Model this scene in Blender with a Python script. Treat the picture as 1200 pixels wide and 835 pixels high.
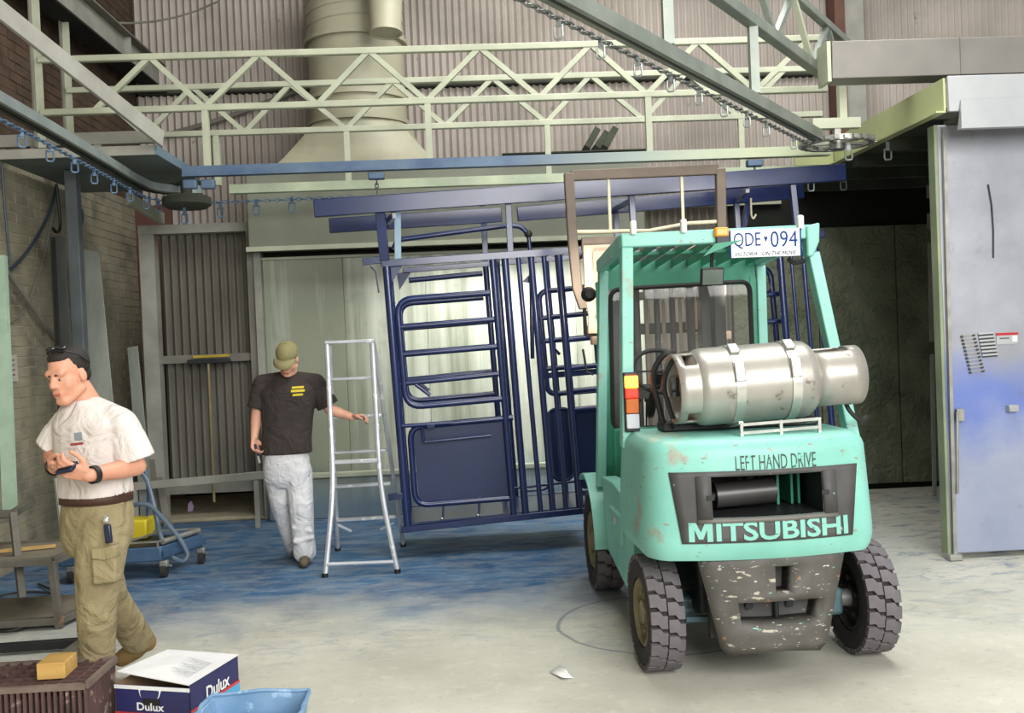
import bpy, bmesh, math, random
from mathutils import Vector, Matrix, Euler, Quaternion
V = Vector
R = math.radians
random.seed(7)
for o in list(bpy.data.objects):
    bpy.data.objects.remove(o)
scene = bpy.context.scene
COL = scene.collection

# ---------------------------------------------------------------- camera
FPX, CAMH, PCX, PCY = 1150.0, 1.70, 600.0, 417.5
_vy = V(((550 - PCX) / FPX, (400 - PCY) / FPX, 1)).normalized()
_u = V((1, -0.041, 0))
_vx = (_u - _vy * _u.dot(_vy)).normalized()
_vz = _vx.cross(_vy)
if _vz.y > 0:
    _vz = -_vz
CAMC = V((0, 0, CAMH))
_r0 = V((_vx.x, _vy.x, _vz.x)); _r1 = V((_vx.y, _vy.y, _vz.y)); _r2 = V((_vx.z, _vy.z, _vz.z))
cd = bpy.data.cameras.new('camera'); cam = bpy.data.objects.new('camera', cd); COL.objects.link(cam)
cd.sensor_fit = 'HORIZONTAL'; cd.sensor_width = 36.0; cd.lens = FPX / 1200 * 36
cd.clip_end = 200
cam.matrix_world = Matrix((( _r0.x, -_r1.x, -_r2.x, 0), (_r0.y, -_r1.y, -_r2.y, 0), (_r0.z, -_r1.z, -_r2.z, CAMH), (0, 0, 0, 1)))
scene.camera = cam

# ---------------------------------------------------------------- light
vs = scene.view_settings
vs.view_transform = 'Standard'; vs.look = 'None'; vs.gamma = 1.0; vs.use_curve_mapping = False
vs.exposure = 0.25
w = bpy.data.worlds.new('world'); scene.world = w; w.use_nodes = True
bg = w.node_tree.nodes['Background']
bg.inputs[0].default_value = (0.98, 1.0, 0.97, 1); bg.inputs[1].default_value = 0.40


def area(name, loc, target, sx, sy, power, color=(1, 1, 1)):
    d = bpy.data.lights.new(name, 'AREA'); d.shape = 'RECTANGLE'; d.size = sx; d.size_y = sy
    d.energy = power; d.color = color
    o = bpy.data.objects.new(name, d); COL.objects.link(o); o.location = loc
    o.rotation_euler = (V(target) - V(loc)).to_track_quat('-Z', 'Y').to_euler()
    return o


area('doorway_daylight', (3.2, -3.0, 4.2), (0.9, 7.5, 0.8), 6.0, 4.0, 900, (1.0, 0.99, 0.95))
area('skylight_daylight', (2.0, 6.2, 7.05), (1.7, 6.4, 0.0), 4.0, 5.2, 480, (1.0, 1.0, 0.96))
area('booth_tubes', (0.55, 9.30, 2.60), (0.55, 9.95, 0.9), 2.2, 0.12, 27, (1.0, 1.0, 0.93)).data.spread = R(125)


# ---------------------------------------------------------------- pixel helpers (image taken as 1200 x 835)
def ray(x, y):
    a, b = (x - PCX) / FPX, (y - PCY) / FPX
    return V((_r0.x * a + _r1.x * b + _r2.x, _r0.y * a + _r1.y * b + _r2.y, _r0.z * a + _r1.z * b + _r2.z))


def at(x, y, Y):
    d = ray(x, y); return CAMC + d * (Y / d.y)


def atz(x, y, z=0.0):
    d = ray(x, y); return CAMC + d * ((z - CAMH) / d.z)


def atx(x, y, X):
    d = ray(x, y); return CAMC + d * (X / d.x)


# ---------------------------------------------------------------- materials
def lin(c):
    if isinstance(c, str):
        c = [int(c[i:i + 2], 16) / 255 for i in (0, 2, 4)]
    return tuple(((x / 12.92) if x <= .04045 else ((x + .055) / 1.055) ** 2.4) for x in c) + (1,)


class NT:
    def __init__(s, m):
        s.t = m.node_tree; s.n = s.t.nodes; s.l = s.t.links

    def new(s, typ, **kw):
        n = s.n.new(typ)
        for k, v in kw.items():
            setattr(n, k, v)
        return n

    def link(s, a, b):
        s.l.new(a, b)

    def coords(s, coord, stretch=(1, 1, 1)):
        if coord == 'World':
            src = s.new('ShaderNodeNewGeometry').outputs['Position']
        else:
            src = s.new('ShaderNodeTexCoord').outputs['Object']
        mp = s.new('ShaderNodeMapping'); mp.inputs['Scale'].default_value = stretch
        s.link(src, mp.inputs['Vector']); return mp.outputs[0]

    def noise(s, vec, scale, detail=5, rough=.55, dist=0):
        n = s.new('ShaderNodeTexNoise'); n.inputs['Scale'].default_value = scale
        n.inputs['Detail'].default_value = detail; n.inputs['Roughness'].default_value = rough
        n.inputs['Distortion'].default_value = dist
        s.link(vec, n.inputs['Vector']); return n.outputs[0]

    def ramp(s, fac, lo, hi):
        n = s.new('ShaderNodeMapRange'); n.clamp = True
        n.inputs[1].default_value = lo; n.inputs[2].default_value = hi
        s.link(fac, n.inputs[0]); return n.outputs[0]

    def math(s, op, a, b=None, clamp=False):
        n = s.new('ShaderNodeMath', operation=op); n.use_clamp = clamp
        for i, q in enumerate((a, b)):
            if q is None: continue
            if isinstance(q, (int, float)): n.inputs[i].default_value = q
            else: s.link(q, n.inputs[i])
        return n.outputs[0]

    def mix(s, fac, a, b):
        n = s.new('ShaderNodeMix', data_type='RGBA')
        if isinstance(fac, (int, float)): n.inputs[0].default_value = fac
        else: s.link(fac, n.inputs[0])
        for i, q in ((6, a), (7, b)):
            if isinstance(q, (tuple, str)): n.inputs[i].default_value = lin(q) if isinstance(q, str) else q
            else: s.link(q, n.inputs[i])
        return n.outputs[2]

    def bump(s, h, strength, dist=.01):
        n = s.new('ShaderNodeBump'); n.inputs['Strength'].default_value = strength
        n.inputs['Distance'].default_value = dist; s.link(h, n.inputs['Height']); return n.outputs[0]


MATS = {}


def mat(name, c, c2=None, rough=.5, metal=0., scale=5., lo=.35, hi=.7, bump=0., bscale=60., chips=(), stretch=(1, 1, 1),
        coord='Object', spec=.5, emit=0., detail=5, bdist=.01):
    m = bpy.data.materials.new(name); m.use_nodes = True; MATS[name] = m
    t = NT(m); b = t.n['Principled BSDF']
    b.inputs['Roughness'].default_value = rough; b.inputs['Metallic'].default_value = metal
    b.inputs['Specular IOR Level'].default_value = spec
    vec = t.coords(coord, stretch)
    if c2 is None:
        q = lin(c)[:3]; c2l = tuple(x * .8 for x in q) + (1,)
    else:
        c2l = lin(c2)
    col = t.mix(t.ramp(t.noise(vec, scale, detail), lo, hi), lin(c), c2l)
    vec0 = t.coords(coord)
    for ch in chips:
        cc, sc, th, wd = ch[:4]
        vch = t.coords(coord, ch[4]) if len(ch) > 4 else vec0
        col = t.mix(t.ramp(t.noise(vch, sc, 4, .6), th, th + wd), col, lin(cc))
    t.link(col, b.inputs['Base Color'])
    if emit:
        b.inputs['Emission Color'].default_value = lin(c); b.inputs['Emission Strength'].default_value = emit
    if bump:
        t.link(t.bump(t.noise(vec0, bscale, 4, .5, .8 if bdist > .01 else 0), bump, bdist), b.inputs['Normal'])
    return m


# ---------------------------------------------------------------- mesh builder
ORI = {}


def fillet(pts, rad, n=5, closed=False):
    pts = [V(p) for p in pts]; out = []
    N = len(pts)
    for i, p in enumerate(pts):
        if not closed and i in (0, N - 1):
            out.append(p); continue
        a, b = pts[i - 1], pts[(i + 1) % N]
        d1, d2 = (a - p), (b - p)
        k = min(rad, d1.length * .49, d2.length * .49)
        s, e = p + d1.normalized() * k, p + d2.normalized() * k
        for j in range(n + 1):
            t = j / n
            out.append(s * (1 - t) ** 2 + p * 2 * t * (1 - t) + e * t * t)
    return out


class MB:
    def __init__(s):
        s.v = []; s.f = []; s.mi = []; s.cur = 0

    def add(s, vs_, fs):
        k = len(s.v); s.v += [V(q) for q in vs_]
        for f in fs:
            s.f.append(tuple(i + k for i in f)); s.mi.append(s.cur)
        return s

    def box(s, c, size, rot=None):
        c = V(c); hx, hy, hz = [q / 2 for q in size]
        vs_ = [V((x, y, z)) for x in (-hx, hx) for y in (-hy, hy) for z in (-hz, hz)]
        if rot is not None:
            m = rot if isinstance(rot, Matrix) else Euler(rot).to_matrix()
            vs_ = [m @ q for q in vs_]
        return s.add([q + c for q in vs_], [(0, 1, 3, 2), (4, 6, 7, 5), (0, 4, 5, 1), (2, 3, 7, 6), (0, 2, 6, 4), (1, 5, 7, 3)])

    def bb(s, x0, x1, y0, y1, z0, z1):
        return s.box(((x0 + x1) / 2, (y0 + y1) / 2, (z0 + z1) / 2), (abs(x1 - x0), abs(y1 - y0), abs(z1 - z0)))

    def bar(s, a, b, w_, h, up=(0, 0, 1)):
        a, b = V(a), V(b); d = (b - a).normalized(); up = V(up)
        if abs(d.dot(up)) > .98: up = V((0, 1, 0))
        x = d.cross(up).normalized(); z = x.cross(d)
        vs_ = [p + x * i * w_ / 2 + z * j * h / 2 for p in (a, b) for i, j in ((-1, -1), (1, -1), (1, 1), (-1, 1))]
        return s.add(vs_, [(3, 2, 1, 0), (4, 5, 6, 7), (0, 1, 5, 4), (1, 2, 6, 5), (2, 3, 7, 6), (3, 0, 4, 7)])

    def tube(s, pts, r, n=10, closed=False, cap=True):
        pts = [V(p) for p in pts]; N = len(pts)
        rr = r if isinstance(r, (list, tuple)) else [r] * N
        T = []
        for i in range(N):
            a = pts[i - 1] if (i or closed) else pts[i]; b = pts[(i + 1) % N] if (i < N - 1 or closed) else pts[i]
            T.append((b - a).normalized())
        up = V((0, 0, 1)) if abs(T[0].z) < .9 else V((1, 0, 0))
        x = T[0].cross(up).normalized(); vs_ = []
        for i in range(N):
            x = (x - T[i] * x.dot(T[i])).normalized(); y = T[i].cross(x)
            for k in range(n):
                a = 2 * math.pi * k / n
                vs_.append(pts[i] + (x * math.cos(a) + y * math.sin(a)) * rr[i])
        fs = []
        for i in range(N if closed else N - 1):
            j = (i + 1) % N
            for k in range(n):
                fs.append((i * n + k, i * n + (k + 1) % n, j * n + (k + 1) % n, j * n + k))
        if cap and not closed:
            fs.append(tuple(range(n - 1, -1, -1))); fs.append(tuple(range((N - 1) * n, N * n)))
        return s.add(vs_, fs)

    def cyl(s, a, b, r0, r1=None, n=24, cap=True):
        return s.tube([a, b], [r0, r0 if r1 is None else r1], n, False, cap)

    def lathe(s, prof, o, axis, n=32, closed=False):
        o = V(o); ax = V(axis).normalized()
        up = V((0, 0, 1)) if abs(ax.z) < .9 else V((1, 0, 0))
        x = ax.cross(up).normalized(); y = ax.cross(x); vs_ = []; fs = []
        for (r, h) in prof:
            for k in range(n):
                a = 2 * math.pi * k / n
                vs_.append(o + ax * h + (x * math.cos(a) + y * math.sin(a)) * r)
        P = len(prof)
        for i in range(P if closed else P - 1):
            j = (i + 1) % P
            for k in range(n):
                fs.append((i * n + k, i * n + (k + 1) % n, j * n + (k + 1) % n, j * n + k))
        return s.add(vs_, fs)

    def prism(s, poly, d):
        """poly: 3d points (planar), d: extrusion vector"""
        poly = [V(p) for p in poly]; d = V(d); n = len(poly)
        return s.add(poly + [p + d for p in poly],
                     [tuple(range(n - 1, -1, -1)), tuple(range(n, 2 * n))] + [(i, (i + 1) % n, n + (i + 1) % n, n + i) for i in range(n)])

    def loft(s, rings, cap=True):
        n = len(rings[0]); vs_ = [p for r in rings for p in r]; fs = []
        for i in range(len(rings) - 1):
            for k in range(n):
                fs.append((i * n + k, i * n + (k + 1) % n, (i + 1) * n + (k + 1) % n, (i + 1) * n + k))
        if cap:
            fs.append(tuple(range(n - 1, -1, -1))); fs.append(tuple(range((len(rings) - 1) * n, len(rings) * n)))
        return s.add(vs_, fs)

    def sphere(s, c, r, n=12, m=8, rot=None):
        c = V(c); rx, ry, rz = r if isinstance(r, (tuple, list)) else (r, r, r)
        vs_ = []; fs = []
        for i in range(m + 1):
            th = math.pi * i / m
            for k in range(n):
                a = 2 * math.pi * k / n
                q = V((rx * math.sin(th) * math.cos(a), ry * math.sin(th) * math.sin(a), rz * math.cos(th)))
                vs_.append(c + (rot @ q if rot is not None else q))
        for i in range(m):
            for k in range(n):
                fs.append((i * n + k, (i + 1) * n + k, (i + 1) * n + (k + 1) % n, i * n + (k + 1) % n))
        return s.add(vs_, fs)

    def grid(s, fn, us, vs2, skip=None):
        n = len(us); vv = [fn(a, b) for b in vs2 for a in us]; fs = []
        for j in range(len(vs2) - 1):
            for i in range(n - 1):
                if skip and skip(i, j): continue
                fs.append((j * n + i, j * n + i + 1, (j + 1) * n + i + 1, (j + 1) * n + i))
        return s.add(vv, fs)

    def mesh(s, name, off=V((0, 0, 0)), mats=(), angle=38):
        me = bpy.data.meshes.new(name)
        me.from_pydata([tuple(q - off) for q in s.v], [], s.f); me.validate()
        bm = bmesh.new(); bm.from_mesh(me)
        bmesh.ops.remove_doubles(bm, verts=bm.verts, dist=1e-5)
        bmesh.ops.recalc_face_normals(bm, faces=bm.faces); bm.to_mesh(me); bm.free()
        for m in mats: me.materials.append(m)
        if len(mats) > 1 and len(me.polygons) == len(s.mi):
            me.polygons.foreach_set('material_index', s.mi)
        me.polygons.foreach_set('use_smooth', [True] * len(me.polygons))
        me.set_sharp_from_angle(angle=R(angle))
        return me

    def build(s, name, material, parent=None, bevel=0., origin=None, angle=38, solid=0.):
        if parent is not None:
            off = ORI[parent.name]
        elif origin is not None:
            off = V(origin)
        else:
            xs = [q.x for q in s.v]; ys = [q.y for q in s.v]; zs = [q.z for q in s.v]
            off = V(((min(xs) + max(xs)) / 2, (min(ys) + max(ys)) / 2, min(zs)))
        mats = material if isinstance(material, (list, tuple)) else [material]
        me = s.mesh(name, off, mats, angle)
        o = bpy.data.objects.new(name, me); COL.objects.link(o)
        ORI[o.name] = off
        if parent is not None: o.parent = parent
        else: o.location = off
        if bevel:
            b = o.modifiers.new('bevel', 'BEVEL'); b.width = bevel; b.segments = 2; b.limit_method = 'ANGLE'; b.angle_limit = R(40)
        if solid:
            b = o.modifiers.new('solid', 'SOLIDIFY'); b.thickness = solid; b.offset = 0
        return o


def tag(o, label=None, cat=None, group=None, kind=None):
    if label: o['label'] = label
    if cat: o['category'] = cat
    if group: o['group'] = group
    if kind: o['kind'] = kind
    return o


def root(name, loc, label, cat, group=None, rotz=0., local=False):
    o = bpy.data.objects.new(name, None); COL.objects.link(o); o.location = loc; o.rotation_euler = (0, 0, rotz)
    o.empty_display_size = .2
    ORI[o.name] = V((0, 0, 0)) if local else V(loc)
    tag(o, label, cat, group); return o


def struct_root(name, loc):
    o = bpy.data.objects.new(name, None); COL.objects.link(o); o.location = loc; ORI[o.name] = V(loc); o['kind'] = 'structure'
    return o


def copy_tree(o, parent=None):
    c = o.copy(); COL.objects.link(c); c.parent = parent
    for ch in list(o.children): copy_tree(ch, c)
    return c


def inst(name, me, parent, loc=(0, 0, 0), rot=(0, 0, 0)):
    o = bpy.data.objects.new(name, me); COL.objects.link(o); o.parent = parent; o.location = loc; o.rotation_euler = rot
    return o


def text_mesh(s, width, height, fn, thick=.004, bold=0.0, shear=0.):
    """mesh builder holding the words s, scaled to width x height, placed by fn(x, y, d)"""
    c = bpy.data.curves.new('t', 'FONT'); c.body = s; c.size = 1; c.extrude = .5; c.offset = bold; c.shear = shear
    c.resolution_u = 3
    o = bpy.data.objects.new('t', c); COL.objects.link(o)
    bpy.context.view_layer.update()
    dg = bpy.context.evaluated_depsgraph_get(); me = bpy.data.meshes.new_from_object(o.evaluated_get(dg))
    vs_ = [q.co.copy() for q in me.vertices]; fs = [tuple(p.vertices) for p in me.polygons]
    bpy.data.objects.remove(o); bpy.data.curves.remove(c); bpy.data.meshes.remove(me)
    x0 = min(q.x for q in vs_); x1 = max(q.x for q in vs_); y0 = min(q.y for q in vs_); y1 = max(q.y for q in vs_)
    mb = MB()
    mb.add([fn((q.x - x0) / (x1 - x0) * width, (q.y - y0) / (y1 - y0) * height, (q.z + .5) * thick) for q in vs_], fs)
    return mb


def blob(name, prims, material, parent, voxel=.01, smooth=4, bump=None):
    """one continuous surface grown from overlapping volumes"""
    o = prims.build(name, material, parent, angle=180)
    m = o.modifiers.new('r', 'REMESH'); m.mode = 'VOXEL'; m.voxel_size = voxel; m.use_smooth_shade = True
    if smooth:
        q = o.modifiers.new('s', 'SMOOTH'); q.factor = .5; q.iterations = smooth
    bpy.context.view_layer.update()
    dg = bpy.context.evaluated_depsgraph_get(); me = bpy.data.meshes.new_from_object(o.evaluated_get(dg))
    old = o.data; o.modifiers.clear(); o.data = me; bpy.data.meshes.remove(old); me.name = name
    me.materials.clear()
    for mm in (material if isinstance(material, (list, tuple)) else [material]): me.materials.append(mm)
    me.polygons.foreach_set('use_smooth', [True] * len(me.polygons))
    return o


def decal(name, obj, quad, material, parent, n=5, off=.0025):
    """thin printed patch lying on the surface of obj; quad = four image points"""
    from mathutils.bvhtree import BVHTree
    o0 = ORI[obj.name]; me = obj.data
    bvh = BVHTree.FromPolygons([q.co + o0 for q in me.vertices], [tuple(p.vertices) for p in me.polygons])
    a, b, c, d = [V((q[0], q[1], 0)) for q in quad]; mb = MB(); us = [i / n for i in range(n + 1)]

    def fn(u, v):
        p = a.lerp(b, u).lerp(d.lerp(c, u), v); r = ray(p.x, p.y)
        h = bvh.ray_cast(CAMC, r.normalized())
        return (h[0] + h[1] * off) if h[0] is not None else CAMC + r * 5
    mb.grid(fn, us, us)
    return mb.build(name, material, parent)

# ================================================================ materials for the place
def floor_material():
    m = bpy.data.materials.new('floor_concrete'); m.use_nodes = True; t = NT(m); b = t.n['Principled BSDF']
    b.inputs['Roughness'].default_value = .62; b.inputs['Specular IOR Level'].default_value = .35
    P = t.coords('World'); sep = t.new('ShaderNodeSeparateXYZ'); t.link(P, sep.inputs[0]); X, Y = sep.outputs[0], sep.outputs[1]
    base = t.mix(t.ramp(t.noise(P, 1.3, 6), .35, .68), 'c2c0b4', 'acaa9e')
    base = t.mix(t.math('MULTIPLY', t.ramp(t.noise(P, 9, 6, .65), .55, .75), .5), base, 'd4d2c6')
    base = t.mix(t.math('MULTIPLY', t.ramp(t.noise(P, 22, 5, .7), .56, .72), .45), base, '868a80')
    n1 = t.noise(P, 1.1, 5, .6, .6)
    # blue powder-coat dust lying on the floor around the booth
    yy = t.math('ADD', Y, t.math('MULTIPLY', t.math('SUBTRACT', n1, .5), 1.9))
    m1 = t.math('MULTIPLY', t.ramp(yy, 5.75, 6.9), t.math('SUBTRACT', 1.0, t.ramp(t.math('ADD', X, t.math('MULTIPLY', n1, 1.2)), 2.0, 4.2)))
    wisps = t.ramp(t.noise(t.coords('World', (1, 2.6, 1)), 3.2, 7, .68, .8), .40, .60)
    m2 = t.math('MULTIPLY', m1, t.math('ADD', .76, t.math('MULTIPLY', wisps, .24)))
    edge = t.math('MULTIPLY', t.math('MULTIPLY', t.ramp(yy, 5.1, 6.6), t.ramp(t.noise(t.coords('World', (1, 2.2, 1)), 4, 7, .7, 1.0), .5, .62)), .6)
    edge = t.math('MULTIPLY', edge, t.math('SUBTRACT', 1.0, t.ramp(X, 4.5, 6.0)))
    blue = t.mix(t.ramp(t.noise(P, 2.2, 5), .35, .7), '234a72', '3b688e')
    col = t.mix(t.math('MAXIMUM', m2, edge, True), base, blue)
    streak = t.math('MULTIPLY', t.ramp(t.noise(t.coords('World', (.8, 3.5, 1)), 5, 6, .7, .6), .60, .70), .35)
    col = t.mix(t.math('MULTIPLY', streak, t.ramp(Y, 5.2, 6.2)), col, 'aebfc0')
    # scuffed tyre ring
    dx = t.math('SUBTRACT', X, 1.05); dy = t.math('SUBTRACT', Y, 5.72)
    rr = t.math('SQRT', t.math('ADD', t.math('MULTIPLY', dx, dx), t.math('MULTIPLY', dy, dy)))
    ring = t.math('SUBTRACT', 1.0, t.ramp(t.math('ABSOLUTE', t.math('SUBTRACT', t.math('ADD', rr, t.math('MULTIPLY', n1, .12)), .66)), .006, .016))
    col = t.mix(t.math('MULTIPLY', ring, .55), col, '3f4f66')
    t.link(col, b.inputs['Base Color'])
    t.link(t.bump(t.noise(P, 30, 6, .6), .12), b.inputs['Normal'])
    return m


def stripe_material():
    """booth back sheets: pale zinc with runs of green-grey overspray"""
    m = bpy.data.materials.new('stained_zinc'); m.use_nodes = True; t = NT(m); b = t.n['Principled BSDF']
    b.inputs['Roughness'].default_value = .5; b.inputs['Metallic'].default_value = .0
    P = t.coords('World'); sep = t.new('ShaderNodeSeparateXYZ'); t.link(P, sep.inputs[0])
    a = t.noise(t.coords('World', (9, 1, .35)), 1.0, 6, .65)
    c = t.noise(t.coords('World', (1.3, 1, .5)), 1.0, 3)
    left = t.math('SUBTRACT', 1.0, t.ramp(t.math('ADD', sep.outputs[0], t.math('MULTIPLY', a, .3)), -1.3, -.75))
    k = t.math('ADD', t.ramp(t.math('ADD', t.math('MULTIPLY', a, .62), t.math('MULTIPLY', c, .38)), .38, .66), t.math('MULTIPLY', left, .75), True)
    col = t.mix(k, 'd9ddd0', '8d927f')
    col = t.mix(t.math('MULTIPLY', t.ramp(t.noise(P, 4, 5), .55, .7), .3), col, '74786a')
    col = t.mix(t.math('MULTIPLY', t.math('SUBTRACT', 1.0, t.ramp(t.math('ADD', sep.outputs[2], t.math('MULTIPLY', c, .3)), .30, .75)), .8), col, '557088')
    t.link(col, b.inputs['Base Color'])
    return m


FLOOR = floor_material()
ZINC = stripe_material()
CORR = mat('cement_corrugated', 'c2b9b2', 'a8a098', rough=.8, scale=1.2, coord='World', chips=(('8d857c', 5, .68, .06),))
CORR_DK = mat('grey_corrugated', '847f77', '68655c', rough=.6, scale=1.6, coord='World', stretch=(1, 1, .4))
BRICK_CR = mat('painted_brick', '98917c', '7f7a68', rough=.85, scale=4, coord='World', bump=.2, bscale=90, chips=(('6e6a5c', 2.2, .55, .12),))
BRICK_BR = mat('brown_brick', '5a4636', '43352b', rough=.9, scale=5, coord='World', bump=.2, bscale=90)
MORT_CR = mat('painted_mortar', 'aaa78f', 'a39d84', rough=.9, scale=6, coord='World')
MORT_BR = mat('dark_mortar', '5c5145', '4b4138', rough=.9, scale=6, coord='World')
PALE = mat('pale_green_paint', 'b4b8a2', '9fa38f', rough=.45, scale=3, coord='World')
GREYP = mat('grey_paint', '9d9c93', '84837b', rough=.5, scale=3, coord='World')
DUSTY = mat('dusty_steel', '7d7a70', '66645b', rough=.6, scale=4, coord='World')
GREENBOX = mat('plenum_sheet', '7d8071', '6b6e61', rough=.5, scale=1.5, coord='World', stretch=(1, 1, .5))
DUCTM = mat('duct_sheet', 'aba791', '96947f', rough=.45, scale=2, coord='World', chips=(('868b72', 1.6, .6, .15),))
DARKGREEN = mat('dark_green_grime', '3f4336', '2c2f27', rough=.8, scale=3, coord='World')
ROUGHW = mat('overspray_crust', '7c816b', '555a49', rough=.9, scale=2.5, coord='World', bump=1.0, bscale=14, bdist=.04, chips=(('6c7260', 18, .62, .05),))
BLACKISH = mat('black_gap', '15150f', '0c0c0a', rough=.9)
DOORM = None
BROWNCOL = mat('brown_primer', '6d4a3e', '5b3c33', rough=.7, scale=4, coord='World')
SAND = mat('sandy_dust', 'a59c84', '8d8670', rough=.95, scale=6, coord='World', bump=.3, bscale=30)
STEEL = mat('bare_steel', 'a3a29c', '85847f', rough=.4, metal=.5, scale=8)


def door_material():
    m = bpy.data.materials.new('door_sheet'); m.use_nodes = True; t = NT(m); b = t.n['Principled BSDF']
    b.inputs['Roughness'].default_value = .38; b.inputs['Metallic'].default_value = .25
    P = t.coords('World'); sep = t.new('ShaderNodeSeparateXYZ'); t.link(P, sep.inputs[0]); Z = sep.outputs[2]
    n = t.noise(P, 2.2, 6, .6); n2 = t.noise(P, 7, 5, .6)
    col = t.mix(t.ramp(n, .35, .7), 'a4a6ae', '8f919c')
    zz = t.math('ADD', Z, t.math('MULTIPLY', t.math('SUBTRACT', n, .5), .7))
    band = t.math('SUBTRACT', 1.0, t.ramp(t.math('ABSOLUTE', t.math('SUBTRACT', zz, 1.12)), .05, .42))
    col = t.mix(t.math('MULTIPLY', band, .75), col, '4a68c0')
    col = t.mix(t.math('MULTIPLY', t.math('SUBTRACT', 1.0, t.ramp(zz, .8, 1.3)), .35), col, '8fa0cf')
    col = t.mix(t.math('MULTIPLY', t.ramp(n2, .62, .7), .25), col, '6f6f6c')
    t.link(col, b.inputs['Base Color']); return m


DOORM = door_material()

# ================================================================ the setting
tag(MB().bb(-9, 10, -6, 14, -.2, 0).build('floor', FLOOR, origin=(0, 4, 0)), kind='structure')

# --- left wall: brick by brick
WX = -3.75
wl = MB().bb(WX - .25, WX - .006, 3.5, 11.9, 0, 3.42).build('wall_left', MORT_CR, origin=(WX, 8, 0)); tag(wl, kind='structure')
MB().bb(WX - .25, WX - .006, 3.5, 11.9, 3.42, 6.4).build('upper_brickwork', MORT_BR, wl)
MB().bb(WX - .25, WX, -4.0, 3.5, 0, 7.1).build('plain_wall_run', MORT_CR, wl)  # unseen wall run, added to cut ambient light on the left
MB().bb(WX - .25, WX - .006, 3.5, 11.9, 6.4, 7.1).build('upper_brickwork', MORT_BR, wl)
BL, BH, PL, PH = .23, .076, .24, .086
brick_me = MB().bb(-.012, 0, -BL / 2, BL / 2, 0, BH).mesh('brick', mats=[BRICK_CR])
brick_me2 = MB().bb(-.012, 0, -BL / 2, BL / 2, 0, BH).mesh('brick_dark', mats=[BRICK_BR])
near_c, near_b, spots = MB(), MB(), []
for j in range(72):
    z = .01 + j * PH
    for i in range(36):
        y = 3.62 + i * PL + (.12 if j % 2 else 0)
        if y > 11.75: continue
        pv = (V((WX, y, z)) - CAMC); dep = pv.dot(_r2)
        px, py = PCX + FPX * pv.dot(_r0) / dep, PCY + FPX * pv.dot(_r1) / dep
        vis = (-15 < px < 162 and -15 < py < 660) and not (60 < px < 150 and py > 410) and not (0 < px < 130 and 190 > py > 165)
        spots.append((y if vis else 99, y, z))
spots.sort()
for n, (k, y, z) in enumerate(spots):
    dx = random.uniform(-.002, .003)
    if n < 300 and k < 50:
        inst('brick', brick_me if z < 3.4 else brick_me2, wl, V((WX + dx, y, z)) - ORI[wl.name])
    else:
        (near_c if z < 3.4 else near_b).bb(WX + dx - .012, WX + dx, y - BL / 2, y + BL / 2, z, z + BH)
tag(near_c.build('brickwork', BRICK_CR, wl), kind='stuff'); tag(near_b.build('brickwork', BRICK_BR, wl), kind='stuff')

# --- back wall: corrugated sheets in two courses on a dark girt
BY = 11.6
wb = MB().bb(-3.95, 9.0, BY + .08, BY + .3, 0, 7.2).build('wall_back', BLACKISH, origin=(0, BY, 0)); tag(wb, kind='structure')


def corr_sheet(width, h, pitch=.082, amp=.030, seg=8):
    n = int(round(width / pitch)) * seg; mb = MB()
    us = [i * pitch / seg for i in range(n + 1)]
    mb.grid(lambda u, z: V((u, amp * math.cos(2 * math.pi * u / pitch), z)), us, [0, h / 2, h])
    return mb


zg = at(700, 94, BY).z
top_me = corr_sheet(.82 + .082, 7.1 - zg - .03).mesh('corrugated_sheet', mats=[CORR], angle=80)
low_me = corr_sheet(.82 + .082, zg - 2.45).mesh('corrugated_sheet_low', mats=[CORR], angle=80)
for i in range(16):
    x = -3.75 + i * .82
    inst('corrugated_sheet', top_me, wb, V((x, BY + .02 + .004 * (i % 2), zg + .03)) - ORI[wb.name])
    inst('corrugated_sheet', low_me, wb, V((x, BY + .03 + .004 * (i % 2), 2.42)) - ORI[wb.name])
MB().bar((-3.7, BY - .03, zg), (9, BY - .03, zg), .1, .05).build('girt', DARKGREEN, wb)

# --- brown column on the back wall, right
c0 = at(985, 40, 11.35)
cr = MB().bb(c0.x - .10, c0.x + .02, 11.25, 11.5, 0, 7).build('trim_1', BROWNCOL, origin=(c0.x, 11.35, 0)); tag(cr, kind='structure')
MB().bb(c0.x + .02, c0.x + .26, 11.3, 11.5, 0, 7).build('column_cladding', GREYP, cr)

# --- bay with the grey corrugated door panel, left of the booth
bx0, bx1 = -3.24, -2.10
fr = MB().bb(bx0 - .02, bx0 + .13, 9.98, 10.12, 0, 2.98).build('door_1', GREYP, origin=(-2.7, 10, 0)); tag(fr, kind='structure')
MB().bb(bx0 - .02, bx1 + .02, 9.97, 10.13, 2.90, 2.99).build('lintel', GREYP, fr)
MB().bb(bx1 - .10, bx1 - .03, 9.98, 10.12, 0, 2.9).build('post', DUSTY, fr)
MB().bb(bx1 - .02, bx1 + .05, 9.92, 10.12, 0, 2.97).build('post', GREYP, fr)
MB().bb(bx0 + .1, bx1 - .08, 10.16, 10.26, .26, .37).build('bottom_rail', GREYP, fr)
MB().bb(bx0 + .05, bx1 - .08, 10.05, 10.12, 1.60, 1.68).build('middle_rail', DUSTY, fr)
sh = corr_sheet(.984, 2.6).mesh('door_sheet_panel', mats=[CORR_DK], angle=80)  # darker grey takes in the recess's shading along with overspray
inst('corrugated_sheet', sh, fr, V((bx0 + .11, 10.22, .34)) - ORI[fr.name])
tag(MB().bb(-3.75, -2.05, 9.96, 11.6, 0, .035).build('baseboard_left', SAND, bevel=.01), kind='structure')
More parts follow.
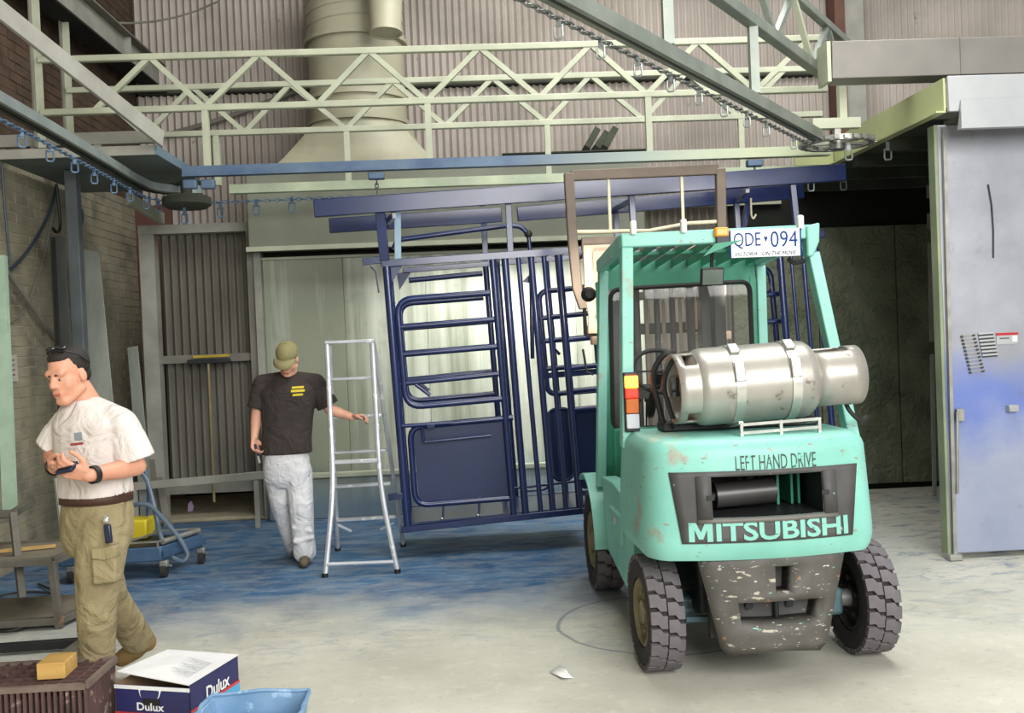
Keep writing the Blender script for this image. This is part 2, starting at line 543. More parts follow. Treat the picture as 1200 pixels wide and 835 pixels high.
# corner infill between brick wall and bay
tag(MB().bb(-3.75, bx0 - .1, 11.40, 11.45, 0, 3.4).build('trim_2', BROWNCOL), kind='structure')

# --- spray booth: back sheets, sill, plenum
bw = struct_root('wall_booth', (-.2, 10, 0))
xs = [-2.05, -1.25, -.42, .40, 1.10, 1.80]
for i in range(5):
    MB().bb(xs[i] + .001, xs[i + 1] - .001, 10.0 + .003 * (i % 2), 10.05, .40, 2.60).build('zinc_panel', ZINC, bw, bevel=.004)
MB().bb(-2.05, 1.8, 10.06, 10.1, 0, 2.66).build('backing', BLACKISH, bw)
MB().bb(-2.05, 1.8, 9.80, 10.0, 0, .40).build('sill', ZINC, bw, bevel=.01)
MB().bb(-2.05, 1.8, 9.78, 9.84, .405, .46).build('sill_rail', PALE, bw, bevel=.01)
MB().bb(-2.05, 1.8, 9.97, 10.0, 2.60, 2.625).build('top_flange', PALE, bw)
# right part of the booth wall: corrugated strip, then crusted sheets
sh2 = corr_sheet(1.394, 3.0).mesh('booth_corrugated', mats=[CORR_DK], angle=80)
inst('corrugated_sheet', sh2, bw, V((1.80, 10.04, 0)) - ORI[bw.name])
MB().bb(1.78, 3.25, 9.95, 10.05, 2.98, 3.03).build('flashing', PALE, bw)
for (a, b) in ((2.72, 3.6), (3.61, 4.42), (4.43, 4.95)):
    MB().bb(a, b, 9.955, 10.0, .06, 2.72).build('crusted_panel', ROUGHW, bw, bevel=.006)
MB().bb(2.72, 6.0, 10.0, 10.1, 0, 3.2).build('backing', BLACKISH, bw)

# --- roof, side wall over the dark right-hand booth
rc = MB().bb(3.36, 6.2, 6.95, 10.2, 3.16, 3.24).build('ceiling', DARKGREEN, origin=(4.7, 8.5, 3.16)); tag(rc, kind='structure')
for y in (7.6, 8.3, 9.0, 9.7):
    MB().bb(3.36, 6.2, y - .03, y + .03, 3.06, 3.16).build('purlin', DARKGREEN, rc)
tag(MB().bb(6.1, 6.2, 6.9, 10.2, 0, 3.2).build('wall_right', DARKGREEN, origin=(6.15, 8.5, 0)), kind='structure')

# --- roof over the hall with a long skylight (unseen, added to darken the left)
rf = struct_root('ceiling_hall', (1.5, 6, 7.1))
ROOFM = mat('roof_sheet', '8f8d86', '7d7b75', rough=.7, scale=2, coord='World')
for (x0, x1, y0, y1) in ((-4.0, -.2, -4.0, 12.0), (4.2, 9.0, -4.0, 12.0), (-.2, 4.2, 9.0, 12.0), (-.2, 4.2, -4.0, 3.4)):
    MB().bb(x0, x1, y0, y1, 7.1, 7.16).build('roof_panel', ROOFM, rf)

# ================================================================ overhead conveyor
YF, YB, ZR, ZBOT, ZTOP = 8.05, 8.99, 3.16, 3.669, 4.089
RAILBLUE = mat('rail_blue_dust', '5d7188', '3d5375', rough=.45, scale=2.2, coord='World', stretch=(1, 1, .3), metal=.2)
def rail_material():
    m = bpy.data.materials.new('rail_dusted'); m.use_nodes = True; t = NT(m); b = t.n['Principled BSDF']
    b.inputs['Roughness'].default_value = .45; b.inputs['Metallic'].default_value = .15
    P = t.coords('World'); sp = t.new('ShaderNodeSeparateXYZ'); t.link(P, sp.inputs[0])
    n = t.noise(P, 2.5, 5); k = t.ramp(t.math('ADD', sp.outputs[0], n), .9, 2.9)
    t.link(t.mix(k, t.mix(t.ramp(n, .35, .7), '62778c', '3d5375'), 'a9b095'), b.inputs['Base Color']); return m


RAILDUST = rail_material()
RAILPALE = mat('rail_pale', 'b9c2a8', '8b9884', rough=.45, scale=2.2, coord='World', metal=.15)
RAILGREY = mat('rail_grey', '8a9088', '6f7872', rough=.4, scale=3, coord='World', metal=.3)
CHAINM = mat('chain_steel', '6f736e', '54585a', rough=.45, metal=.5, scale=20)
HOOKM = mat('hook_blue_grey', '5d748e', '3f5470', rough=.5, scale=9, metal=.2)
HOOKG = mat('hook_zinc', '9aa0a0', '82888a', rough=.4, scale=9, metal=.4)


def rail_parts(pts, parent, m_top, m_low):
    """C-track: top flange, web, two lips"""
    def sweep(mb, x0, x1, z0, z1):
        P = [V(p) for p in pts]; rings = []
        for i, p in enumerate(P):
            t = (P[min(i + 1, len(P) - 1)] - P[max(i - 1, 0)]); t.z = 0; t.normalize(); n = V((t.y, -t.x, 0))
            rings.append([p + n * a + V((0, 0, b)) for a, b in ((x0, z0), (x1, z0), (x1, z1), (x0, z1))])
        mb.loft(rings)
    a = MB(); sweep(a, -.034, .034, .024, .04); sweep(a, -.034, -.026, -.028, .024); sweep(a, .026, .034, -.028, .024)
    a.build('track', m_top, parent)
    b = MB(); sweep(b, -.042, -.012, -.041, -.028); sweep(b, .012, .042, -.041, -.028)
    b.build('track_lip', m_low, parent)


def truss(name, y, tops, bots, posts, x0, x1, label, mchord, mrail_top, mrail_low, rx0, rx1):
    t = root(name, ((x0 + x1) / 2, y, ZR), label, 'truss')
    MB().bar((x0, y, ZTOP), (x1, y, ZTOP), .054, .052).build('top_chord', mchord, t, bevel=.006)
    MB().bar((x0, y, ZBOT), (x1, y, ZBOT), .054, .052).build('bottom_chord', mchord, t, bevel=.006)
    nodes = sorted([(x, ZTOP) for x in tops] + [(x, ZBOT) for x in bots])
    for a, b in zip(nodes[:-1], nodes[1:]):
        MB().bar((a[0], y, a[1]), (b[0], y, b[1]), .042, .042, (0, 1, 0)).build('diagonal', mchord, t)
    for x in posts:
        MB().bar((x, y, ZR + .04), (x, y, ZBOT - .02), .05, .05).build('drop_post', mchord, t)
    rail_parts([(rx0, y, ZR), ((rx0 + rx1) / 2, y, ZR), (rx1, y, ZR)], t, mrail_top, mrail_low)
    return t


xat = lambda px, y, z: at(px, 400 - (z - 1.7) / y * 1150, y).x
ft = [xat(p, YF, ZTOP) for p in (175, 304, 432, 562, 692, 818, 948)]
fb = [xat(p, YF, ZBOT) for p in (110, 240, 372, 500, 632, 758, 885)]
truss('conveyor_truss', YF, ft, fb, [xat(p, YF, ZBOT) for p in (240, 501, 759)], at(45, 78, YF).x, 3.05,
      'pale zigzag lattice truss nearer the forklift, carrying the blue-dusted track', PALE, RAILDUST, RAILDUST, -2.25, 3.05)
bt = [xat(p, YB, ZTOP) for p in (110, 225, 340, 460, 577, 692, 805, 920)]
bb_ = [xat(p, YB, ZBOT) for p in (170, 287, 406, 522, 640, 754, 865)]
truss('conveyor_truss', YB, bt, bb_, [xat(p, YB, ZBOT) for p in (253, 406, 641, 868)], at(78, 100, YB).x, 3.35,
      'pale zigzag lattice truss at the back, in front of the duct hood', PALE, RAILPALE, RAILPALE, -2.1, 3.35)

# diagonal truss, from above the camera to the sprocket on the right
DA, DB = V((-.05, 3.5, 0)), V((2.72, 7.40, 0)); dd = (DB - DA).normalized()
t = root('conveyor_truss', (DA + DB) / 2 + V((0, 0, ZR)), 'grey lattice truss slanting down from the top edge to the sprocket', 'truss')
ex = DB + dd * 1.0
MB().bar(DA + V((0, 0, ZTOP)), ex + V((0, 0, ZTOP)), .06, .06).build('top_chord', RAILGREY, t, bevel=.006)
MB().bar(DA + V((0, 0, ZBOT)), DB + dd * .2 + V((0, 0, ZBOT)), .075, .075).build('bottom_chord', RAILGREY, t, bevel=.006)
L = (ex - DA).length; k = 0; s = .2
while s + .45 < L:
    a = DA + dd * s; b = DA + dd * (s + .45)
    z0, z1 = (ZBOT, ZTOP) if k % 2 == 0 else (ZTOP, ZBOT)
    MB().bar(a + V((0, 0, z0)), b + V((0, 0, z1)), .04, .04).build('diagonal', PALE if k % 3 == 0 else RAILGREY, t)
    if k % 3 == 1 and s < 4.6: MB().bar(a + V((0, 0, ZR + .05)), a + V((0, 0, ZBOT))
                                        , .055, .055).build('drop_post', RAILGREY, t)
    s += .45; k += 1
rail_parts([DA + V((0, 0, ZR)), (DA + DB) / 2 + V((0, 0, ZR)), DB + V((0, 0, ZR))], t, RAILGREY, RAILGREY)

# left track with its bend
lp = [V((-2.50, 4.2, ZR)), V((-2.58, 5.66, ZR)), V((-2.61, 6.4, ZR)), V((-2.67, 7.5, ZR)), V((-2.72, 8.2, ZR)), V((-2.73, 8.6, ZR))]
for i in range(1, 7):
    a = i / 6 * R(88); lp.append(V((-2.73 + .40 * (1 - math.cos(a)), 8.6 + .39 * math.sin(a), ZR)))
t = root('conveyor_track', (-2.6, 6.5, ZR), 'grey overhead track curving in from the left edge to the bend', 'track')
rail_parts(lp, t, mat('track_galvanised', '8b9494', '6f7a7c', rough=.4, metal=.3, scale=3, coord='World'), DARKGREEN)
t = root('idler_drum', at(219, 236, 8.8), 'dark round turning drum under the left bend of the track', 'drum')
c = ORI[t.name]
MB().lathe([(0, -.06), (.17, -.06), (.21, -.03), (.21, .03), (.17, .05), (0, .05)], c, (0, 0, 1), 28).build('drum_body', DARKGREEN, t)
MB().cyl(c + V((0, 0, .05)), c + V((0, 0, .18)), .05).build('axle', DARKGREEN, t)
MB().bar(c + V((0, 0, .17)), V((-2.6, 8.92, c.z + .17)), .06, .02).build('bracket', DARKGREEN, t)
for i in (0, 1):
    p = at(223 + i * 21, 216, YF)
    tr = MB().box(p, (.11, .06, .075)).build('trolley', RAILBLUE, bevel=.01)
    tag(tr, ['blue-grey trolley block under the track at the left bend, nearer the drum', 'blue-grey trolley block under the track, right of the other one at the bend'][i], 'trolley', 'trolley blocks at the left bend')

# sprocket on the right
sc = V((2.95, 7.62, ZR - .02))
t = root('chain_sprocket', sc, 'spoked steel sprocket wheel where the slanting track meets the booth', 'wheel')
N = 26; tooth = MB().box((.28, 0, 0), (.03, .034, .03)).mesh('tooth', mats=[STEEL])
for k in range(N): inst('tooth', tooth, t, (0, 0, 0), (0, 0, 2 * math.pi * k / N))
MB().lathe([(.235, -.02), (.27, -.02), (.27, .02), (.235, .02)], sc, (0, 0, 1), 40, True).build('rim', STEEL, t)
MB().lathe([(0, -.05), (.06, -.05), (.06, .05), (0, .05)], sc, (0, 0, 1), 20).build('hub', STEEL, t)
for k in range(5):
    a = 2 * math.pi * k / 5 + .3; e = V((math.cos(a), math.sin(a), 0))
    MB().bar(sc + e * .05, sc + e * .245, .035, .02).build('spoke', STEEL, t)
MB().bb(sc.x - .2, sc.x + .18, sc.y - .04, sc.y + .04, ZR + .09, ZR + .17).build('bearing_plate', PALE, t)
MB().bar(sc + V((0, 0, .05)), sc + V((0, 0, .16)), .05, .05).build('shaft', STEEL, t)
MB().bar(sc + V((.05, 0, .16)), sc + V((.05, 0, ZBOT - ZR)), .06, .06).build('hanger_post', PALE, t)


# chains
def link_verts(c, d, side, ln=.030, wd=.013, r=.0045):
    pts = []
    for k in range(10):
        a = 2 * math.pi * k / 10
        pts.append(c + d * math.cos(a) * ln + side * math.sin(a) * wd)
    return pts, r


def chain(path, name, label, m):
    path = [V(p) for p in path]; mb = MB(); k = 0
    for a, b in zip(path[:-1], path[1:]):
        d = (b - a); L = d.length; d.normalize(); n = max(1, int(L / .046)); s1 = d.cross(V((0, 0, 1))).normalized()
        for i in range(n):
            c = a + d * (L * (i + .5) / n)
            pts, r = link_verts(c, d, s1 if k % 2 else V((0, 0, 1)))
            mb.tube(pts, r, 5, closed=True); k += 1
    return tag(mb.build(name, m), label, 'chain')


chain([p - V((0, 0, .105)) for p in lp], 'conveyor_chain', 'conveyor chain running under the left-hand track', HOOKM)
chain([DA - V((0, 0, -(ZR - .105))), DB + V((0, 0, ZR - .105))], 'conveyor_chain', 'grey conveyor chain running under the slanting track', CHAINM)
chain([(-2.35, YB - .05, ZR - .12), (-1.0, YB, ZR - .105)], 'conveyor_chain', 'short bluish run of chain between left drum and blue beams', HOOKM)

# hanging hooks
hk = MB(); hk.bar((0, 0, 0), (0, 0, -.07), .028, .008, (0, 1, 0))
hook_strap = hk.mesh('strap', mats=[HOOKM])
hk = MB(); hk.tube([V((a, 0, b)) for a, b in ((-.026, -.06), (.026, -.06), (.028, -.125), (.018, -.14), (-.018, -.14), (-.028, -.125))], .0075, 6, closed=True)
hook_loop = hk.mesh('loop', mats=[HOOKM])
hook_strap2, hook_loop2 = hook_strap.copy(), hook_loop.copy()
for q in (hook_strap2, hook_loop2): q.materials.clear(); q.materials.append(HOOKG)


ORD = ('first', 'second', 'third', 'fourth', 'fifth', 'sixth', 'seventh', 'eighth', 'ninth')


def hook(p, label, group, rz=0., zinc=False, sc=1.0):
    t = root('chain_hook', p, label, 'hook', group, rz)
    for n_, me in (('strap', hook_strap2 if zinc else hook_strap), ('loop', hook_loop2 if zinc else hook_loop)):
        inst(n_, me, t).scale = (sc, sc, sc)


for i, px in enumerate((25, 58, 87, 110, 133, 152, 171, 186)):
    d = ray(px, 300); best = min(((atz(px, y, ZR - .11)) for y in range(100, 250, 2)), key=lambda q: min((q - (a + (b - a) * s / 10) + V((0, 0, .11))).length for a, b in zip(lp[:-1], lp[1:]) for s in range(11)))
    hook(best + V((0, 0, .02)), 'blue-grey hook on the curving left track, %s from the left edge' % ORD[i], 'hooks on the left track', .6, False, .8)
for i, (px, py) in enumerate(((654, 22), (704, 44), (747, 62), (786, 82), (818, 98), (848, 108), (875, 122), (898, 134), (930, 152))):
    k = max(0, min(1, ((px - 640) / 320)))
    q = min(((DA + (DB - DA) * (s / 400)) + V((0, 0, ZR - .11)) for s in range(401)),
            key=lambda q: abs((PCX + FPX * (q - CAMC).dot(_r0) / (q - CAMC).dot(_r2)) - px))
    hook(q + V((0, 0, .02)), 'zinc hook on the slanting track, %s down from the top edge' % ORD[i], 'hooks on the slanting track', -.6, True, .72)
for i, (px, py, y) in enumerate(((216, 243, 8.72), (258, 236, YB), (300, 233, YB), (342, 230, YB))):
    hook(at(px, py, y), ['blue-grey hook hanging right below the turning drum', 'blue-grey hook on the short chain, nearest the drum', 'blue-grey hook on the short chain, middle of three', 'blue-grey hook on the short chain, nearest the blue beams'][i], 'hooks between drum and beams')
for i, (px, py, y) in enumerate(((994, 166, 7.5), (1040, 166, 7.6), (950, 210, 8.6), (988, 210, 8.8))):
    q = at(px, py, y)
    if y > 8: q = at(px, 203, YB); q.z = ZR - .056
    hook(q, ['small zinc hook directly under the sprocket', 'small zinc hook right of the sprocket, under the channel beam', 'small hook left of its twin below the back track, above the number plate', 'small hook right of its twin at the end of the blue top beam'][i], 'hooks below the sprocket', 0, True)

# frames above the bend: plates, braces, posts on the left
SOFF = mat('soffit_sheet', '6f7a74', '5a6461', rough=.55, scale=2, coord='World')
SOFF2 = mat('soffit_lit', '7d93a3', '5f7686', rough=.45, scale=2, coord='World', metal=.2)  # paler copy of the soffit colour: light on the right edge painted in


def plate(name, pxs, z, th, m, label):
    return tag(MB().prism([V((max(q.x, WX + .02), q.y, q.z)) for q in [atz(x, y, z) for x, y in pxs]], (0, 0, th)).build(name, m, bevel=.006), label, 'plate')


gp_ = root('guard_plate', (-3.0, 8.8, 3.30), 'broad blue-grey guard plate with a bright right edge above the left bend', 'plate')
MB().bb(-3.70, -2.455, 8.02, 9.75, 3.30, 3.315).build('sheet', SOFF, gp_)
MB().bb(-3.70, -2.455, 8.0, 8.02, 3.30, 3.375).build('front_edge', GREYP, gp_)
MB().bb(-2.455, -2.435, 8.0, 9.08, 3.30, 3.375).build('right_edge', SOFF2, gp_)
b0, b1 = at(-40, -20, 6.1), at(190, 163, 7.9)
tag(MB().bar(b0, b1, .03, .13, (0, 0, 1)).build('steel_brace', GREYP, bevel=.004), 'wide grey flat bar slanting down from the top left corner', 'brace')
for (px, y, lab, zz) in ((46, YF, 'grey steel post at the left end of the front truss', 5.2), (80, YB, 'grey steel post at the left end of the back truss', 4.9)):
    q = at(px, 100, y)
    t = root('truss_post', (q.x, y, 3.39), lab, 'post')
    MB().bb(q.x - .03, q.x + .03, y - .005, y + .005, 3.39, zz).build('flange', PALE, t)
    MB().bb(q.x - .04, q.x - .028, y - .05, y + .05, 3.39, zz).build('web', DUSTY, t)
q = at(89, 300, 8.55)
tag(MB().bb(q.x - .05, q.x + .05, 8.5, 8.6, 0, 3.295).build('support_column', mat('column_blue_grey', '555c60', '454a4d', rough=.6, scale=3, coord='World'), bevel=.006),
    'slim blue-grey steel column standing behind the man in the white T-shirt', 'column')
zb_ = at(100, 163, 8.15).z
t = root('cross_beam', (-3.1, 8.15, zb_), 'grey cross beam on short posts between brick wall and guard plate edge', 'beam')
MB().bar((-3.73, 8.15, zb_), (-2.5, 8.15, zb_), .05, .10).build('bar', GREYP, t, bevel=.004)
for x in (-3.45, -2.95): MB().bb(x - .03, x + .03, 8.13, 8.17, 3.316, zb_ - .04).build('short_post', GREYP, t)
t = root('crane_beam', (-3.45, 8.5, 4.72), 'long pale steel crane beam running along the top of the brick wall', 'beam')
MB().bb(-3.46, -3.44, 4.6, 11.5, 4.72, 5.0).build('web', GREYP, t)
MB().bb(-3.55, -3.35, 4.6, 11.5, 5.0, 5.02).build('top_flange', DUSTY, t)
MB().bb(-3.55, -3.35, 4.6, 11.5, 4.70, 4.72).build('bottom_flange', BLACKISH, t)
for y in (8.9, 10.4):
    MB().bb(-3.44, -3.38, y, y + .015, 4.72, 5.0).build('stiffener', GREYP, t)
# pale angled beam under the plate, running to the bay lintel
tag(MB().bar(at(150, 232, 9.2), at(190, 256, 9.95), .05, .11).build('angle_beam', PALE, bevel=.004), 'short pale angle beam above the grey corrugated door panel', 'beam')

# ================================================================ duct, plenum
t = root('exhaust_plenum', (-.2, 10.3, 2.68), 'long grey-green sheet metal plenum above the booth opening', 'plenum')
zl = 2.68
MB().bb(-2.12, 1.80, 9.72, 10.95, zl, 3.52).build('body', GREENBOX, t, bevel=.012)
MB().bb(-2.14, 1.82, 9.70, 9.74, zl - .015, zl + .03).build('lower_flange', PALE, t)
MB().prism([V((.4, 9.66, 3.522)), V((1.85, 9.66, 3.522)), V((1.72, 10.6, 3.56)), V((.4, 10.6, 3.56))], (0, 0, .012)).build('lid', DARKGREEN, t)
for i, (px, py) in enumerate(((699, 153), (710, 157), (720, 152))):
    a = at(px - 12, 180, 9.8); a.z = 3.57
    b = at(px, py, 10.2); d = (b - a).normalized()
    tb = MB(); tb.bar(a, b, .07, .07, (0, 1, 0))
    o = tb.build('square_tube', DARKGREEN, origin=a)
    MB().bar(b - d * .002, b + d * .004, .05, .05, (0, 1, 0)).build('open_end', BLACKISH, o)
    tag(o, ['dark square tube end sticking up above the plenum, left of three', 'shorter dark square tube end above the plenum, middle of three', 'dark square tube end sticking up above the plenum, right of three'][i], 'tube', 'square tubes on the plenum')
dl, dr = at(362, 90, 10.4).x, at(475, 90, 10.4).x; dcx = (dl + dr) / 2; rad = (dr - dl) / 2
t = root('exhaust_duct', (dcx, 10.4, 3.52), 'fat cream exhaust duct with a flared hood rising from the plenum', 'duct')
rings = []
z0, z1 = 3.52, at(420, 148, 10.4).z
for k in range(9):
    f = k / 8; z = z0 + (z1 - z0) * f; ring = []
    for i in range(32):
        a = 2 * math.pi * i / 32; ca, sa = math.cos(a), math.sin(a)
        hx, hy = .80, .55
        m_ = max(abs(ca) / hx, abs(sa) / hy); sq = V((ca / m_, sa / m_, 0)); ci = V((ca, sa, 0)) * rad
        g = f ** .9; ring.append(V((dcx, 10.4, z)) + sq * (1 - g) + ci * g)
    rings.append(ring)
MB().loft(rings, False).build('hood', DUCTM, t, angle=25)
for (a, b, r_) in ((148, 118, rad), (118, 56, rad * .985), (56, -60, rad * 1.0)):
    MB().cyl((dcx, 10.4, at(420, a, 10.4).z), (dcx, 10.4, at(420, b, 10.4).z), r_, n=40, cap=False).build('duct_section', DUCTM, t)
for py in (148, 120, 53):
    z = at(420, py, 10.4).z
    MB().lathe([(rad * .97, -.02), (rad * 1.07, -.02), (rad * 1.07, .02), (rad * .97, .02)], (dcx, 10.4, z), (0, 0, 1), 40, True).build('flange_ring', DUCTM, t)
for k in range(6):
    z = at(420, 44 - k * 14, 10.4).z; pts = [V((dcx + math.cos(a) * rad * 1.004, 10.4 + math.sin(a) * rad * 1.004, z + .12 * a / 6.28)) for a in [2 * math.pi * i / 40 for i in range(41)]]
    MB().tube(pts, .009, 5).build('spiral_seam', DUCTM, t)
p0, p1 = at(452, 38, 9.55), at(450, -50, 9.62)
t2 = root('branch_duct', p0, 'small tapered cream duct hanging beside the fat exhaust duct', 'duct')
MB().cyl(p0, p1, .15, .19, 28).build('pipe', DUCTM, t2)
MB().lathe([(.14, -.01), (.16, -.01), (.16, .02), (.14, .02)], p0, (p1 - p0), 28, True).build('rim', DUCTM, t2)

# ================================================================ right: box beam, lintel, sliding door
q0, q1 = at(975, 92, 7.0), at(975, 48, 7.0)
t = root('box_beam', ((q0.x + 5.6) / 2, 7.05, q0.z), 'deep grey sheet-clad beam at the upper right, above the slanted channel', 'beam')
BOXB = mat('box_beam_sheet', '7e7a75', '6d6a66', rough=.5, scale=2, coord='World', metal=.2)
MB().prism([V((q0.x, 7.0, q0.z)), V((q1.x, 7.0, q1.z)), V((q1.x + .06, 7.22, q1.z)), V((q0.x + .06, 7.22, q0.z))], (3.0, 0, 0)).build('cladding', BOXB, t, bevel=.006)
MB().bb(q0.x - .03, q0.x - .002, 7.0, 7.2, q0.z - .02, q1.z + .0).build('end_plate', PALE, t)
sm = at(1126, 70, 6.99).x
MB().bb(sm, sm + .006, 6.992, 7.0, q0.z, q1.z).build('seam', BOXB, t)
CH = mat('yellow_green_channel', 'b6bb8a', '9ea57c', rough=.35, scale=1.5, coord='World', metal=.25)
t = root('channel_beam', (3.31, 7.6, 3.14), 'yellow-green channel beam running back from the lintel past the sprocket', 'beam')
MB().bb(3.305, 3.32, 6.6, 8.62, 3.14, 3.365).build('web', CH, t)
MB().bb(3.25, 3.32, 6.6, 8.62, 3.13, 3.142).build('bottom_flange', CH, t)
MB().bb(2.95, 3.3, 8.62, 8.64, 3.14, 3.36).build('end_web', CH, t)
LINT = mat('lintel_sheet', 'aeb0b2', '9a9ca1', rough=.42, scale=2, coord='World', metal=.25)
lt = struct_root('trim_3', (4.3, 6.6, 3.0))
MB().bb(3.325, 5.6, 6.57, 6.6, 3.13, 3.372).build('upper_sheet', LINT, lt, bevel=.005)
a = at(1122, 127, 6.55); b = at(1122, 152, 6.55)
MB().prism([V((a.x + .03, 6.56, a.z)), V((a.x, 6.56, b.z)), V((a.x, 6.50, b.z)), V((a.x + .03, 6.56, a.z + .06))], (2.2, 0, 0)).build('drip_sheet', LINT, lt)
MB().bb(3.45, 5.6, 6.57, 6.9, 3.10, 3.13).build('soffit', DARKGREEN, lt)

DY = 6.87
dx0 = 3.385
dr_ = MB().bb(dx0, 5.6, DY, DY + .07, .04, 3.1).build('door_2', DOORM, origin=(4.4, DY, 0), bevel=.006); tag(dr_, kind='structure')
MB().bb(dx0 - .028, dx0 - .004, DY - .01, DY + .09, .03, 3.1).build('edge_channel', mat('edge_green', '8d977a', '6f7a64', rough=.5, scale=3, coord='World'), dr_, bevel=.004)
MB().bar(at(1106, 150, DY - .02), at(1119, 655, DY - .02), .025, .025).build('edge_pipe', STEEL, dr_)
rb0, rb1 = at(1122, 482, DY - .04), at(1122, 578, DY - .04)
MB().cyl(rb0, rb1, .011, n=8).build('bolt_rod', STEEL, dr_)
q = at(1125, 486, DY - .02); MB().box(q, (.055, .03, .09)).build('bolt_bracket', STEEL, dr_, bevel=.004)
q = at(1186, 478, DY - .02); MB().box(q, (.07, .06, .05)).build('latch_box', LINT, dr_, bevel=.006)
q = at(1117, 655, DY - .02); MB().box(q + V((0, 0, .02)), (.09, .1, .04)).build('foot', STEEL, dr_, bevel=.004)
SLOT = mat('slot_dark', '3a3b3d', '2a2b2c', rough=.7)
for i in range(11):
    f = i / 10; a = at(1127 + f * 10, 393 + f * 42, DY - .006); b = at(1141 + f * 11, 391 + f * 42, DY - .006)
    MB().bar(a, b, .012, .010, (0, 0, 1)).build('louvre_slat', STEEL, dr_)
    for p in (a, b): MB().box(p - V((0, .002, .009)), (.016, .012, .012)).build('louvre_hole', SLOT, dr_)
for i in range(7):
    f = i / 6; a = at(1146 + f * 5, 391 + f * 25, DY - .006); b = at(1164 + f * 5, 389.5 + f * 25, DY - .006)
    MB().bar(a, b, .012, .012, (0, 0, 1)).build('louvre_slat', LINT, dr_)
    MB().bar(a - V((0, 0, .013)), b - V((0, 0, .013)), .006, .007, (0, 0, 1)).build('louvre_hole', SLOT, dr_)
STK_R = mat('sticker_red', 'b3202c', 'a01a26', rough=.4); WHITE = mat('white_plastic', 'e8e8e4', 'd8d8d4', rough=.5)
a = at(1180, 391, DY - .004); st = MB().box(a + V((0, 0, -.03)), (.155, .003, .085)).build('sticker', LINT, dr_)
MB().box(a + V((0, -.003, 0)), (.16, .003, .018)).build('sticker_red_band', STK_R, st)
MB().box(a + V((.055, -.003, -.035)), (.035, .003, .04)).build('sticker_white_patch', WHITE, st)
MB().box(a + V((-.02, -.003, -.03)), (.07, .003, .007)).build('sticker_line', SLOT, st)
MB().tube([at(1158, 216, DY - .006), at(1162, 240, DY - .006), at(1164, 270, DY - .006), at(1164, 302, DY - .006)], .006, 6).build('door_scratch', SLOT, dr_)  # dark scratch on the door, built as a thin tube
# pale strips standing in for light leaking through the gap beside the door
gp = at(1091, 300, 9.4)
t = root('gap_light', (gp.x, 9.4, 0), 'pale broken strips standing in for light leaking past the sliding door', 'post')
for (ya, yb) in ((217, 232), (250, 268), (285, 400), (415, 560), (555, 583)):
    MB().bar(at(1088 + (ya - 215) * .02, ya, 9.4), at(1088 + (yb - 215) * .02, yb, 9.4), .035, .02).build('light_strip', GREYP, t)

# ================================================================ forklift
FO, FTH = V((1.40, 4.98, 0)), R(1.5)
FM = Matrix.Rotation(FTH, 4, 'Z')
TEAL = mat('teal_paint', '83c0b4', '73b1a4', rough=.45, scale=3, chips=(('9a8a7a', 3.4, .61, .10), ('8f8577', 14, .655, .03, (1, 1, 3)), ('3c4a45', 22, .69, .03, (1, 1, 3))))
TEALD = mat('teal_inner', '2f8c70', '256f59', rough=.5, scale=4)
CWGREY = mat('counterweight_grey', '4d4b4b', '3a3939', rough=.6, scale=6, chips=(('a39f96', 22, .68, .03), ('7fb5a5', 13, .72, .03)))
TAILG = mat('tail_grey_scraped', '55524e', '45423f', rough=.6, scale=6, chips=(('a9a294', 13, .635, .03, (1, 1, 2.6)), ('8fc7b8', 24, .68, .02, (1, 1, 3)), ('8a6a4e', 9, .66, .03), ('cfc8b8', 21, .665, .02, (.8, 1, 3))))
RUB = mat('tyre_rubber', '6a6569', '585358', rough=.8, scale=8)
RUBD = mat('tyre_groove', '2f2b2b', '242122', rough=.9, scale=8)
RIM = mat('rim_dusty', '8a8060', '6f684f', rough=.6, scale=8)
BLK = mat('black_rubber', '191919', '101010', rough=.6)
DKST = mat('dark_steel', '2b2c30', '1e1f22', rough=.5, scale=6, metal=.3)
AXLE = mat('axle_blue_grey', '4c6a72', '3a474d', rough=.5, scale=7, chips=(('222426', 6, .55, .08),))
BEIGE = mat('carriage_beige', 'd0b49c', 'b79a82', rough=.55, scale=4, chips=(('8c6f5c', 9, .62, .08),))
RUSTY = mat('backrest_rust', '74665a', '5f5349', rough=.6, scale=4)
SILVER = mat('tank_silver', 'aaa69f', '938f89', rough=.36, scale=4, metal=.45, chips=(('7a736b', 9, .63, .05), ('8c7f70', 3.5, .66, .06)))
CHROME = mat('strap_steel', 'd2d2cc', 'b9b9b4', rough=.25, metal=.7, scale=9)
WHITEP = mat('plate_white', 'dfe2e8', 'd4d8e0', rough=.7, spec=.2)
BLUEINK = mat('plate_blue', '1f3c80', '1a346e', rough=.8, spec=.1)
GREYINK = mat('plate_grey', '3a4048', '30363c', rough=.8, spec=.1)
DARKINK = mat('stencil_dark', '2f3c3c', '27302f', rough=.6, chips=(('6fcdb2', 40, .60, .03),))
CREAM = mat('cream_pipe', 'd9d3b6', 'c7c0a3', rough=.5)


def emat(name, c, strength):
    return mat(name, c, c, rough=.3, emit=strength)


